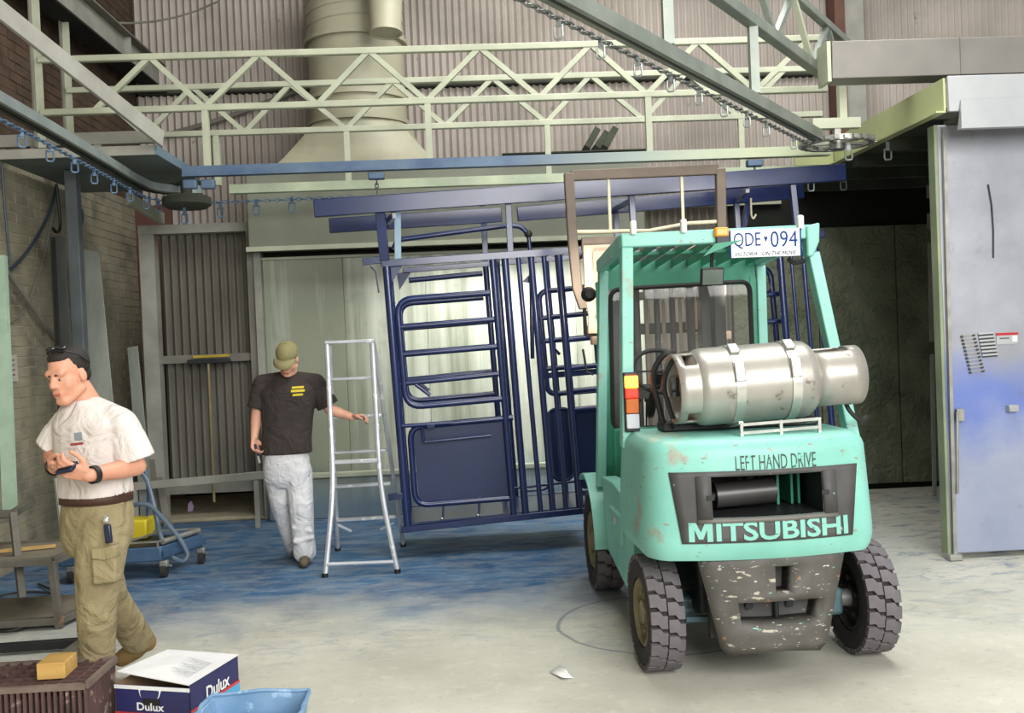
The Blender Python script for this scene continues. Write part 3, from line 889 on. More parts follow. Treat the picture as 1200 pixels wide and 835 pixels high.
def glass_material():
    m = bpy.data.materials.new('windscreen_glass'); m.use_nodes = True; t = NT(m)
    for n in list(t.n): t.n.remove(n)
    out = t.new('ShaderNodeOutputMaterial'); tr = t.new('ShaderNodeBsdfTransparent'); gl = t.new('ShaderNodeBsdfGlossy')
    df = t.new('ShaderNodeBsdfDiffuse'); tr.inputs[0].default_value = (.93, .95, .93, 1); gl.inputs['Roughness'].default_value = .03
    df.inputs[0].default_value = (.55, .52, .48, 1)
    a = t.new('ShaderNodeMixShader'); b = t.new('ShaderNodeMixShader'); a.inputs[0].default_value = .025
    b.inputs[0].default_value = .10
    t.link(tr.outputs[0], a.inputs[1]); t.link(gl.outputs[0], a.inputs[2])
    t.link(a.outputs[0], b.inputs[1]); t.link(df.outputs[0], b.inputs[2]); t.link(b.outputs[0], out.inputs[0]); return m


GLASS = glass_material()
fk = root('forklift', FO, 'turquoise counterbalance forklift seen from behind, with scuffed dark tail', 'forklift', rotz=FTH, local=True)

# ---- wheels
def lug(r0, r1, w0, w1, da, flip):
    # Z-shaped tread block across half the tread: (x, angle)
    pts = [(0, -.32), (.42, -.32), (.60, -.58), (1.0, -.58), (1.0, .16), (.72, .16), (.54, .42), (0, .42)]
    mb = MB(); vin, vout = [], []
    for (x, a) in pts:
        X = w0 + (w1 - w0) * x; A = a * da * (1 if not flip else 1)
        for r, L_ in ((r0, vin), (r1, vout)):
            L_.append(V((X, r * math.sin(A), r * math.cos(A))))
    n = len(pts)
    mb.add(vin + vout, [tuple(range(n)), tuple(range(2 * n - 1, n - 1, -1))] + [(i, (i + 1) % n, n + (i + 1) % n, n + i) for i in range(n)])
    return mb


def wheel(c, r, w_, N, yaw=0., detailed=True, name='rear_wheel'):
    rim_l = RIM if c[0] < 0 else RUBD
    prof = [(r * .60, -w_ / 2 + .012), (r * .72, -w_ / 2), (r * .90, -w_ / 2 + .004), (r - .022, -w_ / 2 + .02), (r - .016, 0), (r - .022, w_ / 2 - .02), (r * .90, w_ / 2 - .004), (r * .72, w_ / 2), (r * .60, w_ / 2 - .012)]
    mb = MB().lathe(prof, (0, 0, 0), (1, 0, 0), 48)
    o = bpy.data.objects.new(name, mb.mesh(name, mats=[RUBD], angle=50)); COL.objects.link(o)
    o.parent = fk; o.location = c; o.rotation_euler = (0, 0, yaw); ORI[o.name] = V((0, 0, 0))
    MB().lathe([(r * .60, -w_ / 2 + .02), (r * .55, -w_ / 2 + .01), (r * .50, -w_ / 2 + .05), (r * .22, -w_ / 2 + .06), (r * .20, -w_ / 2 + .02), (0, -w_ / 2 + .02)], (0, 0, 0), (1, 0, 0), 32).build('rim', rim_l, o)
    MB().lathe([(r * .60, w_ / 2 - .02), (r * .55, w_ / 2 - .015), (r * .50, w_ / 2 - .07), (r * .22, w_ / 2 - .08), (0, w_ / 2 - .08)], (0, 0, 0), (1, 0, 0), 32).build('rim', RUBD, o)
    for k in range(5):
        a = 2 * math.pi * k / 5
        MB().cyl((-w_ / 2 + .04, math.sin(a) * r * .34, math.cos(a) * r * .34), (-w_ / 2 + .015, math.sin(a) * r * .34, math.cos(a) * r * .34), .014, n=6).build('wheel_nut', rim_l, o)
    da = 2 * math.pi / N
    for side in (0, 1):
        L_ = lug(r - .026, r, *((-w_ / 2 + .004, -.003) if side == 0 else (.003, w_ / 2 - .004)), da, side)
        if side == 1:  # second column sits half a pitch further
            pass
        if detailed:
            me = L_.mesh('tread_block', mats=[RUB], angle=30)
            for k in range(N): inst('tread_block', me, o, (0, 0, 0), (da * (k + .5 * side), 0, 0))
        else:
            mb = MB()
            for k in range(N):
                m = Matrix.Rotation(da * (k + .5 * side), 3, 'X'); mb.add([m @ q for q in L_.v], L_.f)
            tag(mb.build('tread_blocks', RUB, o, angle=30), kind='stuff')
    return o


wheel((-.515, -.03, .292), .29, .175, 22, R(1))
wheel((.585, .03, .292), .29, .175, 22, R(1))
wheel((-.505, 1.62, .33), .33, .19, 22, 0, False, 'front_wheel')
wheel((.535, 1.62, .33), .33, .19, 22, 0, False, 'front_wheel')

# ---- counterweight
CXW, HW = -.045, .575


def insetd(z):
    d = .028 * max(0, (z - .74) / .4)
    if z < .70: d += .03 * ((.70 - z) / .08) ** 2
    if z > 1.13: d += .045 * ((z - 1.13) / .06) ** 2
    return d


def rear_y(x, z):
    return -.47 + .10 * (x / HW) ** 2 + insetd(z)


def RS(x, z, off=0.):   # x relative to centre line
    return V((CXW + x, rear_y(x, z) - off, z))


xr = [-.43, -.33, -.265, -.18, -.09, 0, .09, .18, .265, .33, .43]
us = []
ys_corner = rear_y(.43, .9) - insetd(.9)
peri = [(-HW, .30, -1, 0), (-HW, 0., -1, 0), (-HW, -.22, -1, 0)]
for k in range(1, 5):
    a = k / 5 * math.pi / 2
    x = -.43 - .145 * math.cos(a); y = -.22 - (abs(ys_corner) - .22) * math.sin(a); peri.append((x, y, -math.cos(a), -math.sin(a)))
left_n = len(peri)
for x in xr: peri.append((x, rear_y(x, .9) - insetd(.9), 0, -1))
for (x, y, nx, ny) in reversed(peri[:left_n]): peri.append((-x, y, -nx, ny))
zrows = [.625, .65, .70, .76, .83, .925, 1.02, 1.06, 1.10, 1.13, 1.155, 1.175, 1.19]


def cwf(i, z):
    x, y, nx, ny = peri[i]; d = insetd(z)
    return V((CXW + x - nx * d, y - ny * d, z))


op0, op1 = left_n + 2, left_n + 8   # columns -.265 .. .265
cwm = MB().grid(cwf, list(range(len(peri))), zrows, skip=lambda i, j: op0 <= i < op1 and 4 <= j < 6)
top = [cwf(i, 1.19) for i in range(len(peri))]; cwm.add(top, [tuple(range(len(top)))])
bot = [cwf(i, .625) for i in range(len(peri))]; cwm.add(bot, [tuple(reversed(range(len(bot))))])
cw = cwm.build('counterweight', TEAL, fk, angle=50)
# grille cavity
xa, xb, za, zb, yi = -.265, .265, .83, 1.02, -.02
cav = MB()
A = [RS(xa, za), RS(xb, za), RS(xb, zb), RS(xa, zb)]; B = [V((CXW + x, yi, z)) for x, z in ((xa, za), (xb, za), (xb, zb), (xa, zb))]
cav.add(A + B, [(0, 1, 5, 4), (1, 2, 6, 5), (2, 3, 7, 6), (3, 0, 4, 7), (4, 5, 6, 7)])
cav.build('grille_cavity', DKST, cw)
MB().cyl((CXW - .21, -.27, .905), (CXW + .09, -.25, .915), .062, n=28).build('muffler', mat('muffler_black', '3a3838', '2b2a2a', rough=.35), cw)
MB().cyl((CXW - .27, -.29, .90), (CXW - .21, -.28, .905), .025, n=14).build('exhaust_stub', DKST, cw)
for x in (.13, .20, .235):
    MB().box((CXW + x, -.12, .925), (.012, .18, .18)).build('radiator_fin', TEALD, cw)
for x in (-.09, -.04, .02):
    MB().bar((CXW + x, -.20, .95), (CXW + x + .03, -.16, 1.02), .02, .02).build('pipe', DKST, cw)
# grey inset
hz = lambda z: .410 + (z - .712) / .333 * .046
cols = [-1, -.9, -.79, -.69, -.58, -.3, 0, .3, .58, .69, .79, .9, 1]


def insf(u, z):
    h = hz(z)
    if abs(u) <= .58: x = u / .58 * .265
    else:
        s = (abs(u) - .58) / .42; x = math.copysign(.265 + (h - .265) * s, u)
    return RS(x, z, .004)


zz = [.712, .74, .79, .83, .925, 1.02, 1.045]
MB().grid(insf, cols, zz, skip=lambda i, j: 4 <= i < 8 and 3 <= j < 5).build('grey_inset', CWGREY, cw, solid=.006)
for s in (-1, 1):
    mb = MB(); x0, x1 = (.268, .335) if s > 0 else (-.335, -.268)
    mb.add([RS(x0, .825, .012), RS(x1, .825, .012), RS(x1, 1.025, .012), RS(x0, 1.025, .012)], [(0, 1, 2, 3)])
    o = mb.build('grille_cheek', CWGREY, cw, solid=.012)
    MB().box(RS(s * .275, .925, .016), (.035, .01, .022)).build('notch', BLK, o)
mb = MB(); mb.grid(lambda x, z: RS(x, z, .010 if z > .815 else .014), [-.335 + i * .067 for i in range(11)], [.806, .828])
mb.build('grille_sill', mat('sill_grey', '6b6964', '5a5854', rough=.5, scale=8), cw, solid=.012)
LM = [(0, 0), (0, .088), (.034, .088), (.0545, .045), (.075, .088), (.109, .088), (.109, 0), (.083, 0), (.083, .056), (.064, .012), (.045, .012), (.026, .056), (.026, 0)]
lm_ = MB(); P_ = [RS(-.3805 + x, .722 + y, .013) for x, y in LM]; Q_ = [RS(-.3805 + x, .722 + y, .003) for x, y in LM]; nL = len(LM)
lm_.add(P_ + Q_, [tuple(range(nL)), tuple(range(2 * nL - 1, nL - 1, -1))] + [(i, (i + 1) % nL, nL + (i + 1) % nL, nL + i) for i in range(nL)])
lt_ = text_mesh('ITSUBISHI', .640, .088, lambda x, y, d: RS(-.2555 + x, .722 + y, .003 + d), .010, bold=.026)
lm_.add(lt_.v, lt_.f)
lm_.build('raised_lettering', TEAL, cw)
text_mesh('LEFT HAND DRIVE', .39, .068, lambda x, y, d: RS(-.147 + x, 1.046 + y, .0005 + d), .0015, bold=-.004).build('stencil_lettering', DARKINK, cw)
tcx = -.02


def tf(u, z):
    h = (.235 + (z - .2) / .43 * .105) if z > .21 else .20
    return V((tcx + u * h, -.37 + .05 * u * u, z))


MB().grid(tf, [-1, -.8, -.57, -.28, 0, .28, .54, .8, 1], [.185, .215, .255, .312, .42, .453, .585, .66],
          skip=lambda i, j: (4 == i and j == 5) or (2 <= i < 7 and j == 3)).build('tail_weight', TAILG, fk, solid=.14)
bk = MB(); bk.bb(-.30, .26, -.29, -.24, .22, .66); bk.build('tail_back', CWGREY, fk)
MB().cyl((.02, -.31, .30), (.02, -.31, .44), .013, n=10).build('draw_pin', DKST, fk)
for x in (-.11, .09): MB().cyl((x, -.31, .37), (x, -.285, .37), .02, n=12).build('tail_bolt', DKST, fk)

# ---- chassis, axle
MB().bb(-.33, .33, -.2, 1.55, .30, .66).build('chassis', DKST, fk, bevel=.02)
MB().bb(-.40, .46, -.06, .08, .22, .36).build('steer_axle', AXLE, fk, bevel=.02)
MB().cyl((-.40, -.02, .28), (-.30, -.02, .28), .05, n=14).build('kingpin', AXLE, fk)
MB().cyl((.40, .02, .29), (.52, .02, .29), .045, n=14).build('hub_shaft', STEEL, fk)
MB().bar((-.38, -.12, .27), (.1, -.12, .25), .03, .025).build('steer_rod', AXLE, fk)
for s in (-1, 1):
    pts = [(.30, .62), (.30, .30), (.42, .25), (1.16, .36), (1.22, .62), (1.30, .80), (.9, .82), (.62, .80), (.40, .80)]
    MB().prism([V((s * .555, y, z)) for y, z in pts], (-s * .10, 0, 0)).build('side_panel', TEAL, fk, bevel=.008)
    MB().bb(s * .575, s * .50, .55, .95, .50, .68).build('step_box', TEAL, fk, bevel=.015)
    MB().bb(s * .582, s * .52, .72, .80, .60, .64).build('step_plate', CHROME, fk)  # small reflective plate in the step recess
    arc = []
    for k in range(11):
        a = R(-28 + k * 11.5)  # from forward-top round to rear
        arc.append((1.62 - math.sin(a) * .43, .33 + math.cos(a) * .43))
    rings = [[V((s * x, y + dy, z + dz)) for x, dy, dz in ((.63, 0, 0), (.40, 0, 0), (.40, -.0, .02), (.63, -.0, .02))] for y, z in arc]
    MB().loft(rings).build('front_fender', TEAL, fk)
MB().bb(-.45, .45, .30, 1.35, .66, .70).build('floor_plate', DKST, fk)
MB().bb(-.40, .40, .22, .88, .70, 1.06).build('engine_hood', DKST, fk, bevel=.03)
MB().bb(-.46, .48, 1.36, 1.46, .66, 1.10).build('dash_cowl', TEALD, fk, bevel=.02)
se = MB().box((-.03, .60, 1.12), (.50, .46, .13)).build('seat', BLK, fk, bevel=.04)
MB().box((-.03, .36, 1.38), (.48, .13, .44), (R(8), 0, 0)).build('seat_back', BLK, fk, bevel=.05)
sc_ = V((-.20, 1.08, 1.47)); n_ = V((0, -.75, .66))
x_ = V((1, 0, 0)); y_ = n_.cross(x_).normalized()
sw = MB().tube([sc_ + (x_ * math.cos(a) + y_ * math.sin(a)) * .17 for a in [2 * math.pi * k / 28 for k in range(28)]], .014, 8, closed=True).build('steering_wheel', BLK, fk)
MB().bar(sc_ - x_ * .16, sc_ + x_ * .16, .03, .012).build('spoke', BLK, sw)
MB().cyl(sc_, sc_ - n_ * .45, .03, n=12).build('steering_column', BLK, fk)
for i in range(4):
    p = V((-.43 + i * .05, 1.15, 1.12)); MB().cyl(p, p + V((0, -.03, .16)), .006, n=8).build('lever', DKST, fk)
    MB().sphere(p + V((0, -.03, .17)), .015).build('lever_knob', mat('knob_red_%d' % i, 'a03038', '902830') if i == 0 else BLK, fk)
MB().box((-.47, .15, 1.02), (.12, .25, .3)).build('air_cleaner', DKST, fk, bevel=.03)
MB().lathe([(0, 0), (.055, 0), (.06, .02), (.06, .14), (.04, .16), (0, .16)], (-.515, .34, .93), (0, 0, 1), 20).build('filler_cap', PALE, fk)
MB().tube(fillet([V((-.40, .10, 1.2)), V((-.46, .12, 1.5)), V((-.38, .05, 1.62)), V((-.3, .1, 1.55))], .1), .016, 8).build('gas_hose', BLK, fk)
MB().tube(fillet([V((-.36, .02, 1.21)), V((-.42, .05, 1.46)), V((-.34, .0, 1.60)), V((-.28, .0, 1.5))], .1), .013, 8).build('gas_hose', DKST, fk)
MB().tube(fillet([V((.54, .05, 1.45)), V((.53, .0, 1.28)), V((.60, -.02, 1.20)), V((.66, .05, 1.22))], .06), .012, 8).build('gas_hose', BLK, fk)
MB().bb(-.42, .40, .05, .20, 1.19, 1.235).build('tank_cradle', BLK, fk, bevel=.01)

# ---- overhead guard
g = []
def pill(a, b, w_=.062, h=.085, nm='guard_pillar'):
    return MB().bar(a, b, w_, h, (0, 1, 0)).build(nm, TEAL, fk, bevel=.006)
pill((-.575, .25, 1.10), (-.537, .25, 2.165))
pill((.625, .16, 1.10), (.475, .25, 2.10))
pill((-.545, 1.40, .72), (-.475, 1.40, 2.12), .06, .08)
pill((.555, 1.40, .72), (.565, 1.40, 2.12), .06, .08)
MB().bar((-.57, .24, 2.20), (.46, .24, 2.215), .07, .075).build('guard_rear_bar', TEAL, fk, bevel=.008)
MB().prism([V((.43, .19, 2.245)), V((.505, .19, 2.26)), V((.50, .19, 2.16)), V((.465, .19, 2.08)), V((.43, .19, 2.08))], (0, .08, 0)).build('guard_corner', TEAL, fk, bevel=.01)
for s, x0, x1 in ((-1, -.55, -.49), (1, .47, .56)):
    MB().bar((x0, .24, 2.20), (x1, 1.42, 2.155), .05, .075).build('guard_side_rail', TEAL, fk, bevel=.006)
MB().bar((-.50, 1.42, 2.14), (.58, 1.42, 2.14), .05, .07).build('guard_front_bar', TEALD, fk)
MB().bb(-.47, .53, 1.385, 1.40, 2.0, 2.12).build('header_panel', TEALD, fk)
for i in range(10):
    x = -.45 + i * .1
    MB().bar((x, .27, 2.20), (x + .03, 1.40, 2.155), .010, .045).build('roof_bar', TEALD, fk)
MB().bb(-.44, .45, .75, .80, 2.165, 2.185).build('roof_cross', TEALD, fk)
# windscreen
wp = fillet([V((-.455, 1.385, 1.09)), V((.49, 1.385, 1.09)), V((.49, 1.385, 2.02)), V((-.435, 1.385, 2.0))], .07, 5, True)
ws = MB().add(wp, [tuple(range(len(wp)))]).build('windscreen', GLASS, fk)
MB().tube(wp, .016, 6, closed=True).build('rubber_seal', BLK, ws)
for x0, x1 in ((-.53, -.455), (.49, .535)):
    MB().bb(x0, x1, 1.38, 1.40, .85, 2.05).build('windscreen_side', TEALD, fk)
MB().bb(-.53, .535, 1.385, 1.405, .72, 1.09).build('lower_cowl', TEALD, fk)
MB().tube([V((-.56, 1.44, 1.45)), V((-.60, 1.46, 1.47)), V((-.62, 1.45, 1.62))], .008, 6).build('mirror_arm', BLK, fk)
MB().box((-.60, 1.45, 1.80), (.02, .05, .18)).build('side_mirror', BLK, fk, bevel=.006)
# rear view mirror
mr = MB().box((-.055, .33, 2.0), (.128, .03, .098), (R(14), 0, 0)).build('mirror', BLK, fk, bevel=.008)
MB().box((-.055, .3135, 1.996), (.112, .004, .082), (R(14), 0, 0)).build('mirror_face', mat('mirror_glass', '6f7a78', '5c6664', rough=.03, metal=1.0), mr)
MB().cyl((-.05, .35, 2.04), (-.04, .36, 2.17), .01, n=8).build('mirror_stem', DKST, mr)
# number plate
pl = MB().box((.20, .185, 2.16), (.378, .008, .148)).build('number_plate', WHITEP, fk, bevel=.004)
PF = lambda x, y, d: V((x, .181 - d, y))
text_mesh('QDE', .145, .085, lambda x, y, d: PF(.028 + x, 2.132 + y, d), .003, bold=-.008).build('plate_letters', BLUEINK, pl)
text_mesh('094', .145, .085, lambda x, y, d: PF(.228 + x, 2.135 + y, d), .003, bold=-.008).build('plate_letters', BLUEINK, pl)
MB().prism([PF(.191, 2.192, .001), PF(.212, 2.192, .001), PF(.2015, 2.165, .001)], (0, -.002, 0)).build('plate_crest', BLUEINK, pl)
text_mesh('VICTORIA - ON THE MOVE', .33, .020, lambda x, y, d: PF(.034 + x, 2.094 + y, d), .002, shear=.3).build('plate_slogan', GREYINK, pl)
for x in (.009, .391): MB().bb(x - .003, x + .003, .178, .182, 2.088, 2.232).build('plate_border', BLUEINK, pl)
MB().tube(fillet([V((.33, .2, 2.07)), V((.36, .22, 2.05)), V((.43, .24, 2.06))], .02), .012, 8).build('plate_lamp', BLK, fk)
# amber beacon, bracket, clips
MB().box((-.035, .20, 2.225), (.075, .06, .05)).build('beacon', emat('amber', 'd08a20', .15), fk, bevel=.01)
MB().box((-.03, .20, 2.185), (.065, .05, .035)).build('beacon_base', DKST, fk)
MB().prism([V((-.075, .17, 2.165)), V((.075, .17, 2.18)), V((-.14, .17, 2.10))], (0, .02, 0)).build('bracket_plate', TEALD, fk)
for x in (-.505, -.235, .40):
    MB().box((x, .20, 2.265), (.032, .04, .075)).build('white_clip', WHITE, fk, bevel=.01)
# tail lamp
lc = (-.552, .195)
lm = MB().box((lc[0], lc[1] + .01, 1.345), (.078, .05, .315)).build('tail_lamp', DKST, fk, bevel=.006)
for (z0, z1, m_) in ((1.42, 1.485, emat('lamp_lit', 'ff7a18', 16.0)), (1.365, 1.42, emat('lamp_red', 'd82a18', 1.2)), (1.285, 1.365, mat('lamp_amber', 'c8692c', 'b85f28', rough=.25)), (1.205, 1.285, mat('lamp_clear', 'c4c4cc', 'b0b0ba', rough=.25))):
    MB().box((lc[0], lc[1] - .02, (z0 + z1) / 2), (.068, .03, z1 - z0 - .003)).build('lens', m_, lm, bevel=.005)
MB().tube([V((-.51, .2, 1.41)), V((-.45, .22, 1.41)), V((-.38, .2, 1.43))], .005, 6).build('lamp_wire', BLK, fk)

# working lamps on the front of the guard, switched on
for s, x in ((-1, -.56), (1, .62)):
    hl_ = MB().lathe([(0, -.05), (.03, -.05), (.05, 0), (.05, .02), (0, .025)], (x, 1.50, 1.98), (0, 1, -.05), 20).build('work_lamp', BLK, fk)
    MB().lathe([(0, .026), (.042, .026), (.042, .022)], (x, 1.50, 1.98), (0, 1, -.05), 20).build('work_lamp_lens', emat('work_lens_%d' % s, 'fff0d8', 4.0), hl_)
    MB().bar((x, 1.48, 1.98), (x + s * -.05, 1.44, 1.98), .02, .02).build('work_lamp_arm', BLK, hl_)
    ld_ = bpy.data.lights.new('work_lamp_beam', 'SPOT'); ld_.energy = 34; ld_.spot_size = R(75); ld_.spot_blend = .6; ld_.shadow_soft_size = .04; ld_.color = (1, .90, .76)
    lo_ = bpy.data.objects.new('work_lamp_beam', ld_); COL.objects.link(lo_); lo_.parent = fk; lo_.location = (x, 1.54, 1.98)
    lo_.rotation_euler = V((-x * .35, 1, .10)).to_track_quat('-Z', 'Y').to_euler()
# ---- mast and carriage
for x in (-.34, .40):
    MB().bb(x - .04, x + .04, 1.78, 1.90, .15, 2.28).build('mast_outer', DKST, fk, bevel=.006)
for x in (-.255, .315):
    MB().bb(x - .035, x + .035, 1.84, 1.95, .2, 2.26).build('mast_inner', DKST, fk, bevel=.006)
for z in (.5, 1.30, 2.2): MB().bb(-.36, .42, 1.86, 1.90, z - .05, z + .05).build('mast_tie', DKST, fk)
for x in (-.17, -.02, .09, .22):
    MB().cyl((x, 1.90, .3), (x, 1.90, 2.1), .03 if x in (-.17, .22) else .022, n=12).build('lift_cylinder', DKST if x < 0 else RUBD, fk)
for x in (-.09, .03, .15):
    for k in range(36):
        pass
    MB().bb(x - .012, x + .012, 1.915, 1.925, .5, 2.05).build('lift_chain', RUSTY, fk)
cr_ = []
YC = 2.15
bs = [(-.575, 2.89), (-.565, 2.40), (-.545, 2.05), (-.50, 1.90)]
for s in (-1, 1):
    f = (lambda x: x) if s < 0 else (lambda x: -.03 - x)
    rings = [[V((f(x) + a, YC + b, z)) for a, b in ((-.035, -.03), (.035, -.03), (.035, .03), (-.035, .03))] for x, z in bs]
    MB().loft(rings).build('backrest_side', RUSTY, fk, bevel=.008)
MB().bar((-.56, YC, 2.87), (.53, YC, 2.885), .05, .075).build('backrest_top', RUSTY, fk, bevel=.006)
for x in (-.285, .255): MB().bar((x, YC, 2.46), (x, YC, 2.84), .02, .02).build('backrest_upright', CREAM, fk)
MB().tube([V((-.55, YC, 2.465)), V((-.28, YC, 2.46)), V((0, YC, 2.455)), V((.3, YC, 2.50)), V((.53, YC, 2.505))], .013, 8).build('backrest_rod', CREAM, fk)
for s in (-1, 1):
    ctr = -.335 if s < 0 else .385
    MB().prism([V((ctr + a, YC - .05, z)) for a, z in ((-.16, 2.36), (.16, 2.36), (.16, 1.98), (.10, 1.84), (.15, 1.72), (-.15, 1.72), (-.14, 1.86), (-.16, 2.0))], (0, .05, 0)).build('fork_shank', BEIGE, fk, bevel=.008)
    MB().box((ctr + .01, YC - .08, 2.24), (.22, .05, .14)).build('shank_plate', BEIGE, fk, bevel=.006)
    MB().box((ctr + .04, YC - .07, 1.99), (.16, .03, .10)).build('shank_hook', BEIGE, fk, bevel=.006)
    MB().box((ctr + .02, YC - .05, 1.67), (.30, .10, .06)).build('fork_heel', BEIGE, fk, bevel=.006)
MB().bb(-.50, .53, YC - .02, YC + .03, 2.32, 2.42).build('carriage_bar', RUSTY, fk, bevel=.006)
MB().bb(-.30, .42, YC - .06, YC - .02, 1.95, 2.01).build('carriage_bar', DUSTY, fk, bevel=.006)
MB().bb(-.50, .53, YC - .02, YC + .03, 1.70, 1.78).build('carriage_bar', DKST, fk, bevel=.006)

# ---- gas cylinder (lies on the counterweight, strapped down)
TP = V((.08, -.04, 1.205))
gc = root('gas_cylinder', FO + FM @ TP, 'dented silver gas cylinder lying across the rear of the forklift', 'gas cylinder', rotz=FTH, local=True)
ORI[gc.name] = TP
ax = V((1, .02, .035)).normalized(); o0 = V((-.335, -.04, 1.418)); Lb = .71; rb = .197
prof = [(0, 0)]
for k in range(1, 8):
    a = k / 7 * math.pi / 2; prof.append((rb * math.sin(a), .10 * (1 - math.cos(a))))
prof += [(rb, .20), (rb + .003, .215), (rb, .23), (rb, .45), (rb, Lb - .10)]
for k in range(6, -1, -1):
    a = k / 7 * math.pi / 2; prof.append((rb * math.sin(a), Lb - .10 * (1 - math.cos(a))))
body = MB().lathe(prof, o0, ax, 48).build('tank_body', SILVER, gc)


def ring_with_gaps(r, h0, h1, gaps, th=.006):
    mb = MB(); up = V((0, 0, 1)); x = ax.cross(up).normalized(); y = ax.cross(x); N = 60
    hs = [h0, h0 + (h1 - h0) * .3, h0 + (h1 - h0) * .75, h1]
    us = list(range(N + 1))
    mb.grid(lambda i, h: o0 + ax * h + (x * math.cos(2 * math.pi * i / N) + y * math.sin(2 * math.pi * i / N)) * r, us, hs,
            skip=lambda i, j: any(a <= i < b and j in js for a, b, js in gaps))
    return mb


ring_with_gaps(.172, -.05, .085, [(47, 53, (1,)), (27, 33, (1,)), (7, 12, (1,))]).build('foot_ring', SILVER, gc, solid=.012)
ring_with_gaps(.148, Lb - .05, Lb + .205, [(12, 18, (0, 1)), (42, 50, (0, 1)), (26, 30, (1,))]).build('valve_collar', SILVER, gc, solid=.008)
MB().cyl(o0 + ax * (Lb - .02), o0 + ax * (Lb + .10), .035, n=14).build('valve', CHROME, gc)
MB().sphere(o0 + ax * (Lb + .11), .045).build('valve_wheel', BLK, gc)
for h in (.245, .53):
    st = MB().lathe([(rb + .001, h - .024), (rb + .006, h - .024), (rb + .006, h + .024), (rb + .001, h + .024)], o0, ax, 48, True).build('strap', CHROME, gc)
    c_ = o0 + ax * h
    for ang, ln in ((R(62), .08), (R(20), .10)):
        e = V((0, -math.cos(ang), math.sin(ang))); tng = V((0, -math.sin(ang), -math.cos(ang)))
        m_ = Matrix((ax, tng, e)).transposed()
        MB().box(c_ + e * (rb + .014), (.05, ln, .014), m_).build('buckle', CHROME, st, bevel=.004)
# silver rail bracket belongs to the truck
for z in (1.245, 1.205):
    MB().bar((-.115, -.30, z), (.27, -.30, z + .012), .012, .014).build('bracket_rail', CHROME, fk)
for x in (-.115, .27, .08):
    MB().bar((x, -.30, 1.17), (x, -.30, 1.26), .014, .016).build('bracket_post', CHROME, fk)
for x in (-.115, .27):
    MB().bar((x, -.30, 1.255), (x + .02, -.06, 1.22), .02, .012).build('bracket_arm', CHROME, fk)

# ================================================================ blue cattle crush hanging from the track
NAVY = mat('navy_powder_coat', '1c2a58', '162248', rough=.22, scale=3, spec=.6)
NAVYM = mat('navy_sheet', '222f58', '1b274a', rough=.3, scale=2)
LTBLUE = mat('pale_blue_strap', '9db9cc', '88a5ba', rough=.4)
CY = R(3.0); CP0 = at(473, 620, 7.8); CN = V((math.sin(CY), -math.cos(CY), 0))
DEEP = .78


def cp(x, y, off=0.):
    d = ray(x, y); return CAMC + d * (((CP0 - CN * off - CAMC).dot(CN)) / d.dot(CN))


def shift(p, off):   # same member on the far side of the crush
    return p - CN * off


cc = root('cattle_crush', V((CP0.x + 1.2, CP0.y + .4, CP0.z)), 'navy blue tubular cattle crush hanging behind the forklift from the track', 'cattle crush')
def cbar(name, a, b, w_, h, off=0., m=NAVY, bevel=.004, par=None):
    return MB().bar(cp(*a, off) if len(a) == 2 else a, cp(*b, off) if len(b) == 2 else b, w_, h).build(name, m, par or cc, bevel=bevel)
def ctube(name, pts, r, off=0., rad=0., m=NAVY, par=None, far=False):
    P = [cp(*p) if far else cp(*p, off) for p in pts]
    if far: P = [shift(p, off) for p in P]
    if rad: P = fillet(P, rad, 6)
    return MB().tube(P, r, 12).build(name, m, par or cc)

# top beams
cbar('top_beam', (368, 244.5), (990, 202), .06, .138, -.03, bevel=.006)
cbar('top_beam', (386, 264.5), (588, 252), .06, .128, DEEP, bevel=.006)
cbar('top_beam', (606, 251), (941, 224), .06, .128, DEEP, bevel=.006)
# long rails
cbar('top_rail', (447, 309), (965, 274), .06, .058)
cbar('bottom_rail', (470, 620), (985, 566), .06, .05)
cbar('bottom_rail', (481, 596), (860, 560), .06, .05, DEEP)
cbar('far_rail', (472, 317), (900, 284), .05, .045, DEEP)
# posts of the near side
posts = [((445, 247), (452, 300), .075), ((451, 305), (477, 618), .066), ((577, 302), (601, 601), .052), ((591, 302), (616, 601), .056)]
cbar('hanger_post', (445.5, 248), (451, 306), .075, .07, 0)
ctube('corner_post', [(453, 312), (478, 617)], .033)
for a, b, r in (((577, 303), (602, 603), .026), ((591.5, 302), (616, 602), .029), ((607, 300), (634, 601), .020), ((622, 299), (648, 599), .026),
                ((637, 297), (663.5, 597.5), .020), ((654, 296), (680, 595.5), .031)):
    ctube('upright_tube', [a, b], r)
for a, b, r in (((690, 294), (716, 590), .026), ((912, 280), (934, 560), .030), ((925, 280), (950, 569), .014), ((939, 278), (964, 568), .018)):
    ctube('upright_tube', [a, b], r)
ctube('end_hoop', [(905, 283), (955, 283), (981, 566)], .026, 0, .10)
ctube('inner_hoop', [(872, 316), (902, 313), (912, 420), (916, 500)], .026, .2, .10)
for y in (346, 378): ctube('end_rung', [(880, y), (914, y - 2)], .022, .1)
# far side corner posts and uprights
for a, b, r in (((453, 312), (478, 617), .03), ((577, 303), (602, 603), .026), ((591.5, 302), (616, 602), .026), ((654, 296), (680, 595.5), .028), ((912, 280), (934, 560), .03)):
    ctube('far_upright', [a, b], r, DEEP, far=True)
# cross ties between near and far side, top and bottom
for a in ((449, 309), (591, 300), (700, 292), (905, 278), (478, 619), (602, 606), (690, 597), (880, 577)):
    p = cp(*a); MB().bar(p, shift(p, DEEP), .045, .045).build('cross_tie', NAVY, cc)
